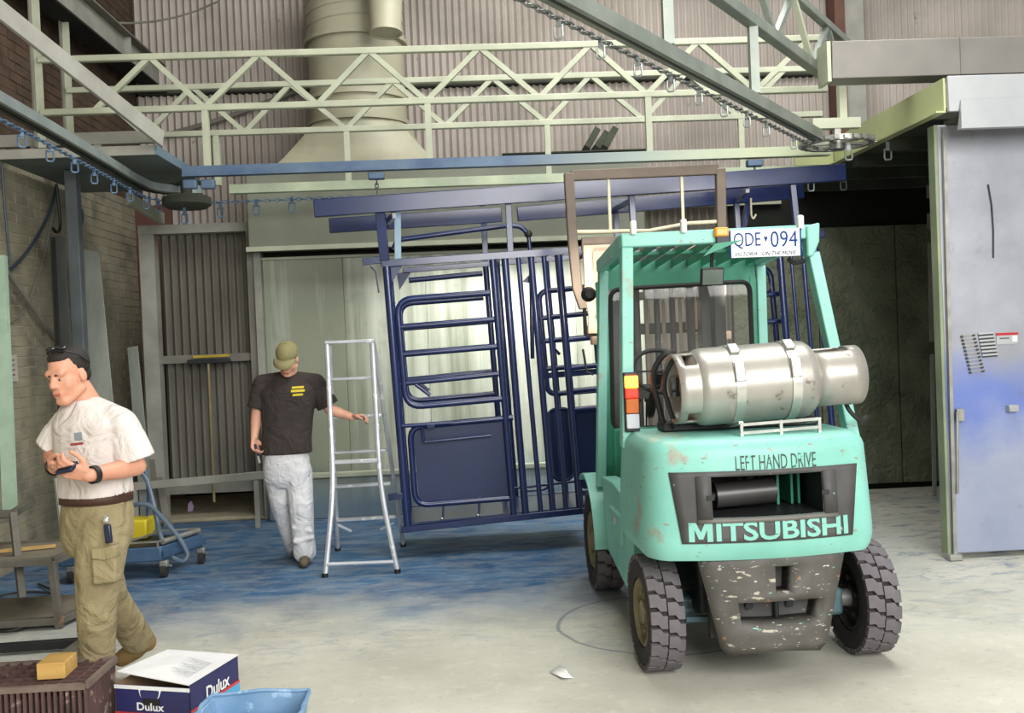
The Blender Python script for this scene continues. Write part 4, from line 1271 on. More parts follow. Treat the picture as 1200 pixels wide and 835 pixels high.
# chequer floor
p0, p1, p2, p3 = cp(482, 614), cp(690, 594), shift(cp(690, 594), DEEP), shift(cp(482, 614), DEEP)
MB().prism([p0, p1, p2, p3], (0, 0, .012)).build('floor_plate', NAVYM, cc)


def gate(far):
    off = DEEP if far else 0.
    T = lambda n, pts, r, rad=0.: ctube(n, pts, r, off, rad, far=far)
    T('gate_frame', [(574, 343), (465, 351), (476, 477), (588, 467)], .026, .13)
    for a, b in (((469, 383), (579, 374)), ((472, 415), (582, 406))):
        T('gate_rung', [a, b], .024)
    T('gate_rung', [(474, 449), (584, 438)], .022)
    T('latch_bar', [(467, 450), (497, 447), (523, 445)], .014)
    T('latch_handle', [(487, 450), (504, 463)], .016)


gate(False); gate(True)
# upper short rail and gussets
ctube('upper_rung', [(478, 321), (573, 312)], .024, DEEP, far=True)
for off, (x, y) in ((0, (456, 311)), (DEEP, (465, 320))):
    a, b, c = cp(x, y, off), cp(x + 17, y - 2, off), cp(x + 3, y + 20, off)
    MB().prism([a, b, c], -CN * .012).build('gusset', NAVYM, cc)
# lower gate with sheet
ctube('lower_gate_frame', [(601, 489), (480, 500), (487, 592), (601, 583)], .024, .01, .11)
pan = [cp(483, 502, .03), cp(595, 493, .03), cp(600, 581, .03), cp(492, 591, .03)]
MB().prism(fillet(pan, .06, 4, True), -CN * .006).build('gate_sheet', NAVYM, cc)
ctube('latch_bar', [(471, 499), (500, 497), (529, 495)], .016, -.03)
MB().box(cp(505, 499.5, -.05), (.06, .03, .03)).build('latch_block', NAVY, cc, bevel=.004)
ctube('slam_handle', [(495, 500), (497, 518), (576, 510)], .010, -.035, .02)
for x, y in ((520, 586), (562, 582)):
    MB().bar(cp(x, y, .02), cp(x - 1, y + 20, .02), .02, .03).build('hinge_strap', NAVYM, cc)
for x, y in ((518, 607), (560, 603)): MB().sphere(cp(x, y, .02), .017).build('floor_bolt', CHROME, cc)
# brackets on the left
cbar('side_bracket', (425, 307), (447, 304.5), .05, .055)
cbar('side_bracket', (455, 582), (473, 580.5), .05, .05)
ctube('latch_cord', [(434, 312), (440, 318), (444, 343)], .006)
MB().bar(cp(466, 249, .1), cp(466.5, 308, .1), .05, .02, (0, 1, 0)).build('pale_strap', LTBLUE, cc)
# head-bail pipe, crank
ctube('crank_pipe', [(461, 292), (466, 281), (596, 264), (611, 265), (619, 275)], .022, .35, .05)
ctube('crank_rod', [(619, 273), (622, 303), (624, 420)], .017, .35)
MB().sphere(cp(619, 274, .35), .035).build('crank_joint', BLK, cc)
a, b, c = cp(612, 330, .4), cp(624, 318, .4), cp(624, 332, .4)
MB().prism([a, b, c], -CN * .012).build('crank_plate', NAVYM, cc)
# right-hand gate behind the uprights
for pts, rad in (([(699, 335), (631, 342), (642, 462), (699, 457)], .08),):
    ctube('rear_gate_frame', pts, .024, .5, rad)
for a, b in (((632, 373), (699, 366)), ((634, 400), (699, 394)), ((637, 432), (699, 428))):
    ctube('rear_gate_rung', [a, b], .022, .5)
ctube('rear_gate_handle', [(646, 405), (656, 415)], .014, .48)
MB().bar(cp(640, 440, .5), cp(699, 435, .5), .02, .05).build('rear_gate_slide', NAVY, cc)
op = fillet([cp(641, 480, .55), cp(670, 478, .55), cp(672, 562, .55), cp(648, 563, .55)], .09, 6, True)
MB().prism(op, -CN * .008).build('oval_sheet', NAVYM, cc); MB().tube(op, .016, 8, closed=True).build('oval_rim', NAVY, cc)
op = fillet([cp(674, 482, .06), cp(712, 479, .06), cp(720, 569, .06), cp(682, 573, .06)], .03, 4, True)
MB().prism(op, -CN * .006).build('gate_sheet', NAVYM, cc)
for y, x in ((398, 666), (431, 669), (458, 671), (480, 673)):
    ctube('near_rung', [(x, y), (x + 60, y - 6)], .022)
ctube('trip_rod', [(618, 575), (640, 573), (645, 566)], .010, .4, .03)
ctube('trip_rod', [(600, 572), (690, 562)], .012, .5)
# posts up to the beams
for a, b, off in (((595.5, 238), (598.5, 300), 0.), ((567, 258), (569, 303), DEEP), ((739.5, 226), (744, 290), 0.), ((721, 246), (724, 290), DEEP),
                  ((928, 213), (935, 278), 0.), ((862.5, 236), (866, 284), DEEP), ((878, 232), (868, 282), DEEP)):
    cbar('hanger_post', a, b, .05, .05, off)
for a, b in (((721, 246), (739, 236)), ((862, 235), (876, 222)), ((452, 262), (462, 252))):
    MB().bar(cp(*a, DEEP), cp(*b, .0), .03, .05).build('tie_link', NAVY, cc)
# trolleys carrying it
for i, (px, py) in enumerate(((441, 205), (884, 190))):
    p = at(px, py, YF)
    p.z = ZR - .085
    t = root('load_trolley', p, ['blue trolley with chain carrying the left end of the cattle crush', 'blue trolley carrying the right end of the cattle crush'][i], 'trolley', 'trolleys carrying the crush')
    MB().box(p, (.13, .07, .055)).build('trolley_body', RAILBLUE, t, bevel=.008)
    q = p.copy(); q.z -= .10
    mb = MB()
    for k in range(3):
        c_ = p - V((0, 0, .045 + k * .035)); s1 = V((1, 0, 0)) if k % 2 else V((0, 1, 0))
        pts, r = link_verts(c_, V((0, 0, 1)), s1, .026, .013); mb.tube(pts, .005, 5, closed=True)
    mb.build('chain_link', CHAINM, t)
p = at(883, 240, 8.9)
t = tag(MB().tube(fillet([at(880, 232, 8.66), at(880.5, 253, 8.66), at(883, 257, 8.66), at(886, 251, 8.66)], .02), .008, 6).build('wire_hook', CREAM), 'thin pale wire hook hanging behind the number plate', 'hook')

# ================================================================ step ladder
ALU = mat('ladder_aluminium', 'c9ccd2', 'aeb2ba', rough=.35, metal=.45, scale=5, chips=(('e6e8ec', 12, .6, .05), ('7f8a98', 9, .68, .05)))
topY, frontY, backY = 7.66, 7.29, 8.22
ztop = at(410, 400, topY).z


def fY(z): return topY + (frontY - topY) * (1 - z / ztop)
def bY(z): return topY + .03 + (backY - topY - .03) * (1 - z / ztop)
def lad(px, py, fn):
    Y = topY
    for _ in range(8): Y = fn(max(0, at(px, py, Y).z))
    return at(px, py, Y)


ld = root('step_ladder', V((-.9, 7.7, 0)), 'white-silver A-frame step ladder held by the man in the cap', 'ladder')
F = lambda x, y: lad(x, y, fY); Bk = lambda x, y: lad(x, y, bY)
gl, gr = atz(381, 676), atz(466, 671)
MB().tube(fillet([F(383, 401), F(391, 573), gl], .25, 6), .020, 8).build('front_rail', ALU, ld)
MB().tube(fillet([F(436, 399), F(445.5, 571), gr], .25, 6), .020, 8).build('front_rail', ALU, ld)
MB().bar(F(381, 401), F(439, 399), .06, .025).build('top_cap', ALU, ld, bevel=.004)
MB().bar(F(389, 541.5), F(445, 539), .03, .03).build('brace_bar', ALU, ld, bevel=.004)
MB().tube([F(383, 661), F(461, 658)], .015, 8).build('foot_bar', ALU, ld)
b1, b2 = atz(396, 645), atz(473, 640)
MB().tube([Bk(386, 402), b1], .017, 8).build('rear_rail', ALU, ld)
MB().tube([Bk(438, 401), b2], .017, 8).build('rear_rail', ALU, ld)
for (x0, y0, x1, y1) in ((388, 444, 441, 442), (389.5, 489, 448, 486), (391, 530, 453, 527), (392.5, 570, 458, 566), (394.5, 609, 464, 605)):
    MB().bar(Bk(x0, y0), Bk(x1, y1), .075, .022).build('tread', ALU, ld, bevel=.004)
MB().bar(Bk(395, 614), Bk(412, 622), .01, .02).build('tread_stay', ALU, ld)
MB().bar(Bk(462, 612), Bk(446, 620), .01, .02).build('tread_stay', ALU, ld)
for p in (gl, gr, b1, b2): MB().cyl(p, p + V((0, 0, .03)), .024, n=10).build('rubber_foot', BLK, ld)

# ================================================================ people
SKIN = mat('skin', 'd39a80', 'c4876d', rough=.55, scale=6)
SKIN2 = mat('skin_pale', 'd8a48c', 'c8917a', rough=.55, scale=6)
WTEE = mat('white_tshirt', 'd8d0cc', 'c6bcb8', rough=.85, scale=3, bump=.9, bscale=7, bdist=.05)
BTEE = mat('charcoal_tshirt', '39312f', '2d2625', rough=.9, scale=4, bump=.9, bscale=7, bdist=.05)
KHAKI = mat('khaki_drill', '978a69', '807455', rough=.85, scale=5, bump=.9, bscale=7, bdist=.05)
WPANT = mat('white_painter_trousers', 'd6d5d8', 'bfbfc6', rough=.85, scale=5, bump=.9, bscale=7, bdist=.05, chips=(('8f9199', 8, .66, .05),))
HAIR = mat('dark_hair', '241d19', '181310', rough=.7, scale=20, bump=.4, bscale=120)
CAPM = mat('olive_cap', '8a845c', '77714e', rough=.85, scale=6)
LIP = mat('lips', 'b4655a', 'a85c52', rough=.5)
EYE = mat('eye_dark', '33241f', '281c18', rough=.25)
EYEW = mat('eye_white', 'b8a698', 'ac9a8c', rough=.3)
BOOT = mat('tan_boot', '7b6238', '654f2d', rough=.8, scale=9)
BOOT2 = mat('grey_brown_boot', '6b5d4a', '564b3d', rough=.85, scale=9)
LEATH = mat('brown_belt', '4a2c20', '3a2219', rough=.6)
PHONE = mat('navy_phone', '1d2440', '151a30', rough=.35)
REDP = mat('red_print', 'a04048', '96383f', rough=.7)
GREYPR = mat('grey_print', '8d97a0', '7f8a92', rough=.7)
YELP = mat('yellow_print', 'c8b420', 'b8a41c', rough=.7)


def cap_(mb, a, b, ra, rb=None, n=14):
    a, b = V(a), V(b); rb = ra if rb is None else rb
    d = b - a; L = max(d.length, 1e-4); d = d / L; pts, rr = [], []
    for k in range(5):
        t = math.pi / 2 * (1 - k / 4); pts.append(a - d * ra * math.sin(t)); rr.append(max(ra * math.cos(t), .0015))
    for k in range(5):
        t = math.pi / 2 * k / 4; pts.append(b + d * rb * math.sin(t)); rr.append(max(rb * math.cos(t), .0015))
    mb.tube(pts, rr, n)


def ell_ring(c, u, v, n=24, p=2.3):
    out = []
    for k in range(n):
        a = 2 * math.pi * k / n; ca, sa = math.cos(a), math.sin(a)
        out.append(V(c) + u * math.copysign(abs(ca) ** (2 / p), ca) + v * math.copysign(abs(sa) ** (2 / p), sa))
    return out


def head(mb, M):
    e = lambda c, r: mb.sphere(M @ V(c), r, 20, 14, M.to_3x3())
    k = lambda a, b, ra, rb=None: cap_(mb, M @ V(a), M @ V(b), ra, rb)
    e((0, -.018, .045), (.074, .094, .082)); e((0, .022, -.03), (.060, .070, .088))
    k((-.048, -.005, -.06), (-.012, .062, -.098), .024); k((.048, -.005, -.06), (.012, .062, -.098), .024); k((-.012, .066, -.098), (.012, .066, -.098), .022)
    k((-.036, .066, .028), (.036, .066, .028), .019); k((0, .080, .018), (0, .100, -.022), .010, .0135)
    for s in (-1, 1):
        e((s * .012, .094, -.027), (.009, .011, .008)); e((s * .034, .050, -.026), (.028, .026, .036)); e((s * .072, -.014, -.008), (.010, .020, .030))
    k((-.018, .083, -.058), (.018, .083, -.058), .010); k((-.014, .082, -.070), (.014, .082, -.070), .010)


def face_bits(M, par, lipm=LIP):
    T = M.to_3x3()
    for s in (-1, 1):
        MB().sphere(M @ V((s * .030, .077, .001)), (.013, .006, .0055), 12, 8, T).build('eye', EYEW, par)
        MB().sphere(M @ V((s * .030, .0815, .001)), (.0055, .003, .005), 10, 6, T).build('iris', EYE, par)
        mb = MB(); cap_(mb, M @ V((s * .016, .0845, .022)), M @ V((s * .045, .074, .023)), .0042, .003, 8); mb.build('eyebrow', HAIR, par)
    mb = MB(); cap_(mb, M @ V((-.018, .0885, -.060)), M @ V((.018, .0885, -.060)), .005, None, 8); cap_(mb, M @ V((-.014, .0875, -.068)), M @ V((.014, .0875, -.068)), .0055, None, 8)
    blob('lips', mb, lipm, par, .003, 1)


def hand(mb, wrist, fwd, nrm, thumb_side, curl=.5, scale=1.0, spread=.0):
    """palm, four fingers of unequal length and a thumb leaving the side of the palm; nrm points out of the palm"""
    f = V(fwd).normalized(); n = V(nrm); n = (n - f * n.dot(f)).normalized(); s = f.cross(n) * thumb_side
    w_ = V(wrist); S = scale
    for i, q in enumerate((.030, .010, -.010, -.029)):
        kn = w_ + f * (.088 - abs(i - 1) * .004) * S + s * q * S
        cap_(mb, w_ + f * .012 * S + s * q * .6 * S, kn, .0145 * S, .0125 * S, 10)
        L = (.068, .076, .071, .056)[i] * S; d = f.copy(); p = kn; ang = curl * .55
        for j, (fr, r) in enumerate(((.46, .0098), (.32, .0090), (.24, .0082))):
            d = (d * math.cos(ang) + n * math.sin(ang)).normalized()
            nn = (n - d * n.dot(d)).normalized()
            q2 = p + d * L * fr; cap_(mb, p, q2, r * S, r * .93 * S, 10); p = q2
            ang = curl * (.8 if j == 0 else .55); n2 = nn
            n_keep = n2; d = d; n = n_keep if j < 2 else n
        n = V(nrm); n = (n - f * n.dot(f)).normalized()
    b = w_ + f * .022 * S + s * .024 * S; m1 = b + (f * .55 + s * .65 + n * .35).normalized() * .042 * S
    m2 = m1 + (f * .85 + s * .15 + n * .5).normalized() * .032 * S; m3 = m2 + (f * .95 - s * .1 + n * .45).normalized() * .026 * S
    cap_(mb, b, m1, .0155 * S, .0125 * S, 10); cap_(mb, m1, m2, .0115 * S, .0105 * S, 10); cap_(mb, m2, m3, .0105 * S, .009 * S, 10)


def frame(pos, face, up=(0, 0, 1)):
    y = V(face).normalized(); x = y.cross(V(up)).normalized(); z = x.cross(y)
    return Matrix(((x.x, y.x, z.x, pos[0]), (x.y, y.y, z.y, pos[1]), (x.z, y.z, z.z, pos[2]), (0, 0, 0, 1)))


def boot(mb, heel, toe, up=(0, 0, 1), w_=.045):
    h, t_ = V(heel), V(toe); u = V(up)
    cap_(mb, h + u * .05, h.lerp(t_, .5) + u * .045, .045, .043); cap_(mb, h.lerp(t_, .4) + u * .042, t_ + u * .035, .045, .036); cap_(mb, h + u * .05, h + u * .14, .045, .048)


# ---------------------------------------------------------------- man in the white T-shirt, front left
Y1 = 4.5
J = lambda x, y, d=0.: at(x, y, Y1 + d)
fw = V((-.42, -.91, 0)); lw = V((.91, -.42, 0))
foot = J(112, 850, 0); foot.z = 0
pm = root('person', foot, 'man in white T-shirt and khaki cargo trousers looking down, hands together', 'person')
HM = frame(J(80, 440, -.05), (-.38, -.88, -.22), (-.10, -.05, 1))
HM = HM @ Matrix.Scale(1.0, 4)
SL, SR = J(143, 496, -.07), J(79, 494, .07)
EL, ER = J(160, 546, -.06), J(62, 531, .10)
WL, WR = J(104, 557, -.30), J(64, 548, -.14)
mb = MB(); head(mb, HM)
nb = J(103, 476, .02); cap_(mb, J(90, 452, .0), nb, .058, .066)
mb.loft([ell_ring(J(106, 482, .02), lw * .12, fw * .08), ell_ring(J(110, 505, 0), lw * .185, fw * .105), ell_ring(J(112, 550, 0), lw * .16, fw * .10), ell_ring(J(113, 600, 0), lw * .155, fw * .105)])
for S_, E_, W_ in ((SL, EL, WL), (SR, ER, WR)):
    cap_(mb, S_, E_, .052, .042); cap_(mb, E_, E_.lerp(W_, .4), .043, .042); cap_(mb, E_.lerp(W_, .3), W_, .043, .028)
hand(mb, WL, J(82, 551, -.34) - WL, V((-.1, .75, .45)), -1, .9, 1.05)
hand(mb, WR, J(78, 556, -.30) - WR, V((.6, .3, .7)), 1, .9, 1.05)
for pts in (((124, 612, -.06), (114, 707, -.04), (114, 830, .03)), ((104, 612, .08), (128, 700, .35), (160, 748, .72))):
    P_ = [J(*p) for p in pts]; cap_(mb, P_[0], P_[1], .075, .055); cap_(mb, P_[1], P_[2], .055, .04)
bd = blob('body', mb, SKIN, pm, .0055, 3)
face_bits(HM, pm)
hb = MB()
hb.sphere(HM @ V((0, -.028, .050)), (.078, .092, .082), 24, 16, HM.to_3x3())
hb.sphere(HM @ V((0, .026, .088)), (.054, .042, .034), 16, 10, HM.to_3x3())
hb.sphere(HM @ V((0, -.066, -.005)), (.060, .040, .05), 16, 10, HM.to_3x3())
blob('hair', hb, HAIR, pm, .006, 2)
sg = MB().tube([HM @ V((x, y, z)) for x, y, z in ((-.082, -.06, .04), (-.080, -.01, .09), (-.05, .032, .118), (0, .042, .126), (.05, .032, .118), (.080, -.01, .09), (.082, -.06, .04))], .004, 6).build('sunglasses', BLK, pm)
for s in (-1, 1):
    MB().sphere(HM @ V((s * .033, .026, .130)), (.027, .012, .016), 14, 8, (HM @ Matrix.Rotation(R(-50), 4, 'X')).to_3x3()).build('lens', mat('sunglass_lens_%d' % s, '15171c', '0f1014', rough=.06, spec=.9), sg)
# shirt
sb = MB()
sb.loft([ell_ring(J(100, 468, .01), lw * .075, fw * .072), ell_ring(J(104, 476, .01), lw * .14, fw * .095), ell_ring(J(110, 496, 0), lw * .20, fw * .130), ell_ring(J(110, 530, 0), lw * .185, fw * .135),
         ell_ring(J(111, 556, 0), lw * .165, fw * .135), ell_ring(J(113, 579, 0), lw * .16, fw * .145)])
for S_, E_, f in ((SL, EL, .86), (SR, ER, .8)):
    e = S_.lerp(E_, f); cap_(sb, S_ + V((0, 0, -.012)), S_.lerp(E_, .5), .075, .082); d = (E_ - S_).normalized()
    sb.cyl(S_.lerp(E_, .3), e, .080, .092, 20)
cap_(sb, SL + V((0, 0, .005)), J(110, 483, .0), .065, .075); cap_(sb, SR + V((0, 0, .0)), J(100, 483, .02), .065, .075)
tee = blob('t_shirt', sb, WTEE, pm, .0075, 4)
# chest print
cpn = J(92, 516, 0) + fw * .128
cu = V((lw.x, lw.y, 0)); prn = MB()
decal('print_bar', tee, [(83, 519.5), (98, 517.5), (98, 520.5), (83, 522)], REDP, tee)
decal('print_emblem', tee, [(87, 507), (96, 506), (97, 515.5), (88, 516)], GREYPR, tee)
# belt, trousers
tb = MB()
tb.loft([ell_ring(J(113, 577, 0), lw * .148, fw * .122), ell_ring(J(114, 600, 0), lw * .160, fw * .138), ell_ring(J(114, 628, .01), lw * .160, fw * .138), ell_ring(J(114, 648, .02), lw * .13, fw * .11)])
L1 = [J(122, 618, -.06), J(116, 668, -.06), J(113, 710, -.05), J(114, 770, .0), J(114, 838, .03)]
for a, b, ra, rb in zip(L1[:-1], L1[1:], (.115, .105, .088, .078), (.105, .088, .078, .080)): cap_(tb, a, b, ra, rb)
L2 = [J(105, 618, .09), J(118, 665, .22), J(129, 700, .36), J(148, 728, .56), J(160, 747, .70)]
for a, b, ra, rb in zip(L2[:-1], L2[1:], (.105, .095, .085, .082), (.095, .085, .082, .082)): cap_(tb, a, b, ra, rb)
# folds
for (x, y, d, r) in ((104, 668, -.12, .05), (104, 728, -.11, .03)):
    cap_(tb, J(x, y, d), J(x + 20, y - 4, d), r * .7, r * .5)
tr_ = blob('trousers', tb, KHAKI, pm, .0085, 4)
# cargo pocket and flap
pk = MB(); pk.prism([J(106, 643, -.205), J(136, 639, -.195), J(137, 652, -.195), J(122, 657, -.205), J(107, 655, -.21)], (0, .06, 0)); pk.build('pocket_flap', KHAKI, tr_, bevel=.006)
pk = MB(); pk.prism([J(107, 654, -.20), J(136, 651, -.19), J(136, 683, -.19), J(108, 686, -.20)], (0, .08, 0)); pk.build('cargo_pocket', KHAKI, tr_, bevel=.01)
rg = [ell_ring(J(113, y, 0), lw * .156, fw * .137) for y in (575, 587)]
mb = MB(); mb.loft(rg, False); mb.build('belt', LEATH, pm, solid=.006)
MB().bb(0, .001, 0, .001, 0, .001)
kp = J(127, 604, -.20)
kn = root('pocket_knife', J(128, 634, -.20), 'blue-handled pocket tool clipped at the thigh of the khaki trousers', 'tool')
MB().bar(J(128, 636, -.20), J(125.5, 614, -.20), .03, .02).build('handle', PHONE, kn, bevel=.006)
MB().sphere(J(124.5, 609, -.20), .016).build('clip', CHROME, kn)
MB().bar(J(125, 612, -.20), J(124, 604, -.20), .014, .012).build('clip_bar', CHROME, kn)
for (W_, E_, nm) in ((WL, EL, 'watch'), (WR, ER, 'watch')):
    c_ = W_.lerp(E_, .10); d = (E_ - W_).normalized()
    MB().lathe([(.034, -.014), (.039, -.012), (.039, .012), (.034, .014)], c_, d, 20, True).build(nm, BLK, pm)
bm_ = MB(); hl = J(114, 845, .06); hl.z = 0.01; boot(bm_, hl - fw * .06, hl + fw * .18); blob('boot', bm_, BOOT, pm, .008, 3)
bm_ = MB(); tf_ = J(143, 771, .72); hf = J(172, 752, .74); cap_(bm_, hf, tf_, .045, .04); cap_(bm_, hf.lerp(tf_, .45), tf_, .052, .044); cap_(bm_, hf, J(162, 738, .72), .05, .055)
blob('boot', bm_, BOOT, pm, .008, 3)
ph = root('mobile_phone', J(80, 551, -.36), 'small dark blue phone held in both hands by the man in white', 'phone')
a_, b_ = J(69, 550, -.33), J(88, 546, -.36)
MB().bar(a_, b_, .055, .018, (0, -.5, .8)).build('casing', PHONE, ph, bevel=.005)
MB().bar(a_.lerp(b_, .15) + V((0, -.006, .010)), a_.lerp(b_, .85) + V((0, -.006, .010)), .04, .004, (0, -.5, .8)).build('screen', BLK, ph)

# ---------------------------------------------------------------- man in cap, at the ladder
Y2 = 7.8
K = lambda x, y, d=0.: at(x, y, Y2 + d)
fw, lw = V((.05, -1, 0)).normalized(), V((1, .05, 0)).normalized()
foot = K(355, 660, -.02); foot.z = 0
pm = root('person', foot, 'man in olive cap, charcoal T-shirt and white trousers gripping the ladder', 'person')
HM = frame(K(337, 421, -.10), (-.12, -.80, -.58), (0, -.5, .8))
SR2, SL2 = K(308, 450, .02), K(370, 449, .02)
ER2, WR2 = K(301, 486, .02), K(298, 512, -.06)
EL2, WL2 = K(387, 480, .04), K(413, 488.5, .02)
mb = MB(); head(mb, HM); cap_(mb, K(338, 428, -.03), K(339, 444, .03), .06, .07)
mb.loft([ell_ring(K(339, 441, .03), lw * .11, fw * .08), ell_ring(K(338, 455, 0), lw * .20, fw * .105), ell_ring(K(337, 500, 0), lw * .16, fw * .10), ell_ring(K(335, 540, 0), lw * .16, fw * .11)])
for S_, E_, W_ in ((SR2, ER2, WR2), (SL2, EL2, WL2)):
    cap_(mb, S_, E_, .055, .045); cap_(mb, E_, E_.lerp(W_, .4), .045, .043); cap_(mb, E_.lerp(W_, .3), W_, .043, .029)
hand(mb, WR2, K(298.5, 525, -.08) - WR2, V((.6, -.3, .1)), -1, 1.0, 1.05)
hand(mb, WL2, K(428, 488, -.0) - WL2, V((0, -.45, -.8)), -1, .9, 1.05)
for pts in (((352, 548, 0), (354, 595, -.04), (356, 650, -.02)), ((322, 548, .02), (332, 595, .10), (347, 645, .25))):
    P_ = [K(*p) for p in pts]; cap_(mb, P_[0], P_[1], .075, .055); cap_(mb, P_[1], P_[2], .055, .04)
blob('body', mb, SKIN2, pm, .006, 3)
face_bits(HM, pm)
cb_ = MB(); cb_.sphere(HM @ V((0, -.012, .062)), (.086, .104, .082), 24, 16, HM.to_3x3()); cap_obj = blob('cap', cb_, CAPM, pm, .006, 2)
rings = []
vv = []
for k in range(13):
    a = math.pi * (k / 12); c_, s_ = math.cos(a), math.sin(a)
    vv.append(HM @ V((c_ * .078, .062 + s_ * .022, .060))); vv.append(HM @ V((c_ * .085, .070 + s_ * .098, .040 - s_ * .012)))
MB().add(vv, [(2 * k, 2 * k + 1, 2 * k + 3, 2 * k + 2) for k in range(12)]).build('brim', CAPM, cap_obj, solid=.006)
MB().sphere(HM @ V((0, -.012, .146)), .007).build('button', CAPM, cap_obj)
sb = MB()
sb.loft([ell_ring(K(339, 438, .03), lw * .075, fw * .075), ell_ring(K(339, 444, .02), lw * .17, fw * .09), ell_ring(K(338, 458, 0), lw * .225, fw * .125), ell_ring(K(337, 490, 0), lw * .20, fw * .13),
         ell_ring(K(336, 515, 0), lw * .195, fw * .13), ell_ring(K(336, 531, 0), lw * .20, fw * .135)])
for S_, E_, f in ((SR2, ER2, .78), (SL2, EL2, .85)):
    cap_(sb, S_, S_.lerp(E_, .5), .08, .085); sb.cyl(S_.lerp(E_, .3), S_.lerp(E_, f), .08, .09, 20)
cap_(sb, SR2 + V((0, 0, .01)), K(334, 446, .02), .07, .08); cap_(sb, SL2 + V((0, 0, .01)), K(344, 446, .02), .07, .08)
tee = blob('t_shirt', sb, BTEE, pm, .0085, 4)
for x0, x1, y in ((342, 356, 453), (341, 357, 457), (343, 355, 461.5)):
    decal('chest_print', tee, [(x0, y), (x1, y - 1), (x1, y + 1.6), (x0, y + 2.6)], YELP, tee, 4)
tb = MB()
tb.loft([ell_ring(K(336, 524, 0), lw * .165, fw * .115), ell_ring(K(336, 545, 0), lw * .185, fw * .125), ell_ring(K(337, 562, .01), lw * .18, fw * .12), ell_ring(K(338, 570, .02), lw * .12, fw * .09)])
for pts, rr in ((((350, 552, -.01), (353, 595, -.05), (355, 625, -.03), (357, 646, -.02)), (.108, .098, .088, .092)), (((324, 552, .02), (331, 592, .08), (340, 622, .18), (347, 640, .26)), (.105, .095, .085, .085))):
    P_ = [K(*p) for p in pts]
    for a, b, ra, rb in zip(P_[:-1], P_[1:], rr[:-1], rr[1:]): cap_(tb, a, b, ra, rb)
for (x0, y0, x1, y1) in ((343, 600, 362, 596), (345, 618, 364, 622), (346, 634, 366, 630)):
    cap_(tb, K(x0, y0, -.10), K(x1, y1, -.10), .025, .02)
blob('trousers', tb, WPANT, pm, .009, 3)
bm_ = MB(); f0 = K(357, 655, -.02); f0.z = .008; boot(bm_, f0 + V((0, .10, 0)), f0 + V((.02, -.15, 0))); blob('boot', bm_, BOOT2, pm, .008, 3)
bm_ = MB(); f0 = atz(349, 650, .02); boot(bm_, f0 + V((0, .12, 0)), f0 + V((0, -.10, 0))); blob('boot', bm_, BOOT2, pm, .008, 3)
tl = root('hand_tool', K(303, 533, -.10), 'small dark pliers held low in the hand of the man in the cap', 'tool')
MB().bar(K(299, 520, -.10), K(303, 534, -.10), .02, .016).build('grip', PHONE, tl, bevel=.004)
MB().bar(K(302, 532, -.10), K(304.5, 542, -.10), .014, .012).build('jaw', CHROME, tl)

# ================================================================ loose things
# ---- paint carton
BXW = mat('carton_white', 'e4e4e6', 'd6d6da', rough=.6, scale=4)
BXB = mat('carton_navy', '2a2b5e', '232350', rough=.5, scale=4)
BXR = mat('carton_red', 'c23a34', 'b0322d', rough=.5); BXC = mat('carton_cyan', '4f9fd0', '4391c2', rough=.5)
CARD = mat('raw_cardboard', '9a7f62', '876e54', rough=.8, scale=8)
zt = .30
c1 = atz(222, 803, zt); c0 = atz(134, 798, zt); c2 = atz(289, 769, zt)      # near corner, left corner, right-far corner
ex_, ey_ = (c0 - c1), (c2 - c1)
wx, wy = ex_.length, ey_.length
ex_.normalize(); ey_ = (ey_ - ex_ * ey_.dot(ex_)).normalized()
bx_ = root('paint_carton', (c1 + (ex_ * wx + ey_ * wy) / 2) * 1 - V((0, 0, zt)), 'white and navy printed paint carton with half-open lid', 'box')
W0 = lambda u, v, z, o=0.: c1 + ex_ * u + ey_ * v + V((0, 0, z - zt))
def panel(name, pts, m, par, th):
    return MB().prism(pts, th).build(name, m, par)
NE, NX = -ey_ * .003, -ex_ * .003
front = panel('end_panel', [W0(0, 0, 0), W0(wx, 0, 0), W0(wx, 0, zt - .012), W0(0, 0, zt - .012)], BXB, bx_, ey_ * .004)
side = panel('side_panel', [W0(0, 0, 0), W0(0, wy, 0), W0(0, wy, zt), W0(0, 0, zt)], BXB, bx_, ex_ * .004)
panel('side_panel', [W0(wx, 0, 0), W0(wx, wy, 0), W0(wx, wy, zt), W0(wx, 0, zt - .012)], CARD, bx_, -ex_ * .004)
panel('end_panel', [W0(0, wy, 0), W0(wx, wy, 0), W0(wx, wy, zt), W0(0, wy, zt)], CARD, bx_, -ey_ * .004)
panel('base', [W0(0, 0, 0), W0(wx, 0, 0), W0(wx, wy, 0), W0(0, wy, 0)], CARD, bx_, V((0, 0, .004)))
# lid flap lifted along the left front
lid = panel('lid', [W0(-.004, -.012, zt + .004), W0(wx, .02, zt + .034), W0(wx, wy, zt + .012), W0(-.004, wy, zt + .004)], BXW, bx_, V((0, 0, .004)))
panel('end_rim', [W0(0, -.001, zt - .028), W0(wx, -.001, zt - .028), W0(wx, -.001, zt - .012), W0(0, -.001, zt - .012)], BXW, front, NE)
for (z0, z1, m_) in ((.160, .172, BXR), (.10, .160, BXC)):
    panel('stripe', [W0(0, -.001, z0), W0(wx, -.001, z0), W0(wx, -.001, z1), W0(0, -.001, z1)], m_, front, NE)
    z2 = z0 + .02
    panel('stripe', [W0(-.001, 0, z0 + .02), W0(-.001, wy, z0 + .02), W0(-.001, wy, z1 + .02), W0(-.001, 0, z1 + .02)], m_, side, NX)
panel('stripe', [W0(-.0015, 0, 0), W0(-.0015, wy, 0), W0(-.0015, wy, .12), W0(-.0015, 0, .12)], BXC, side, NX)
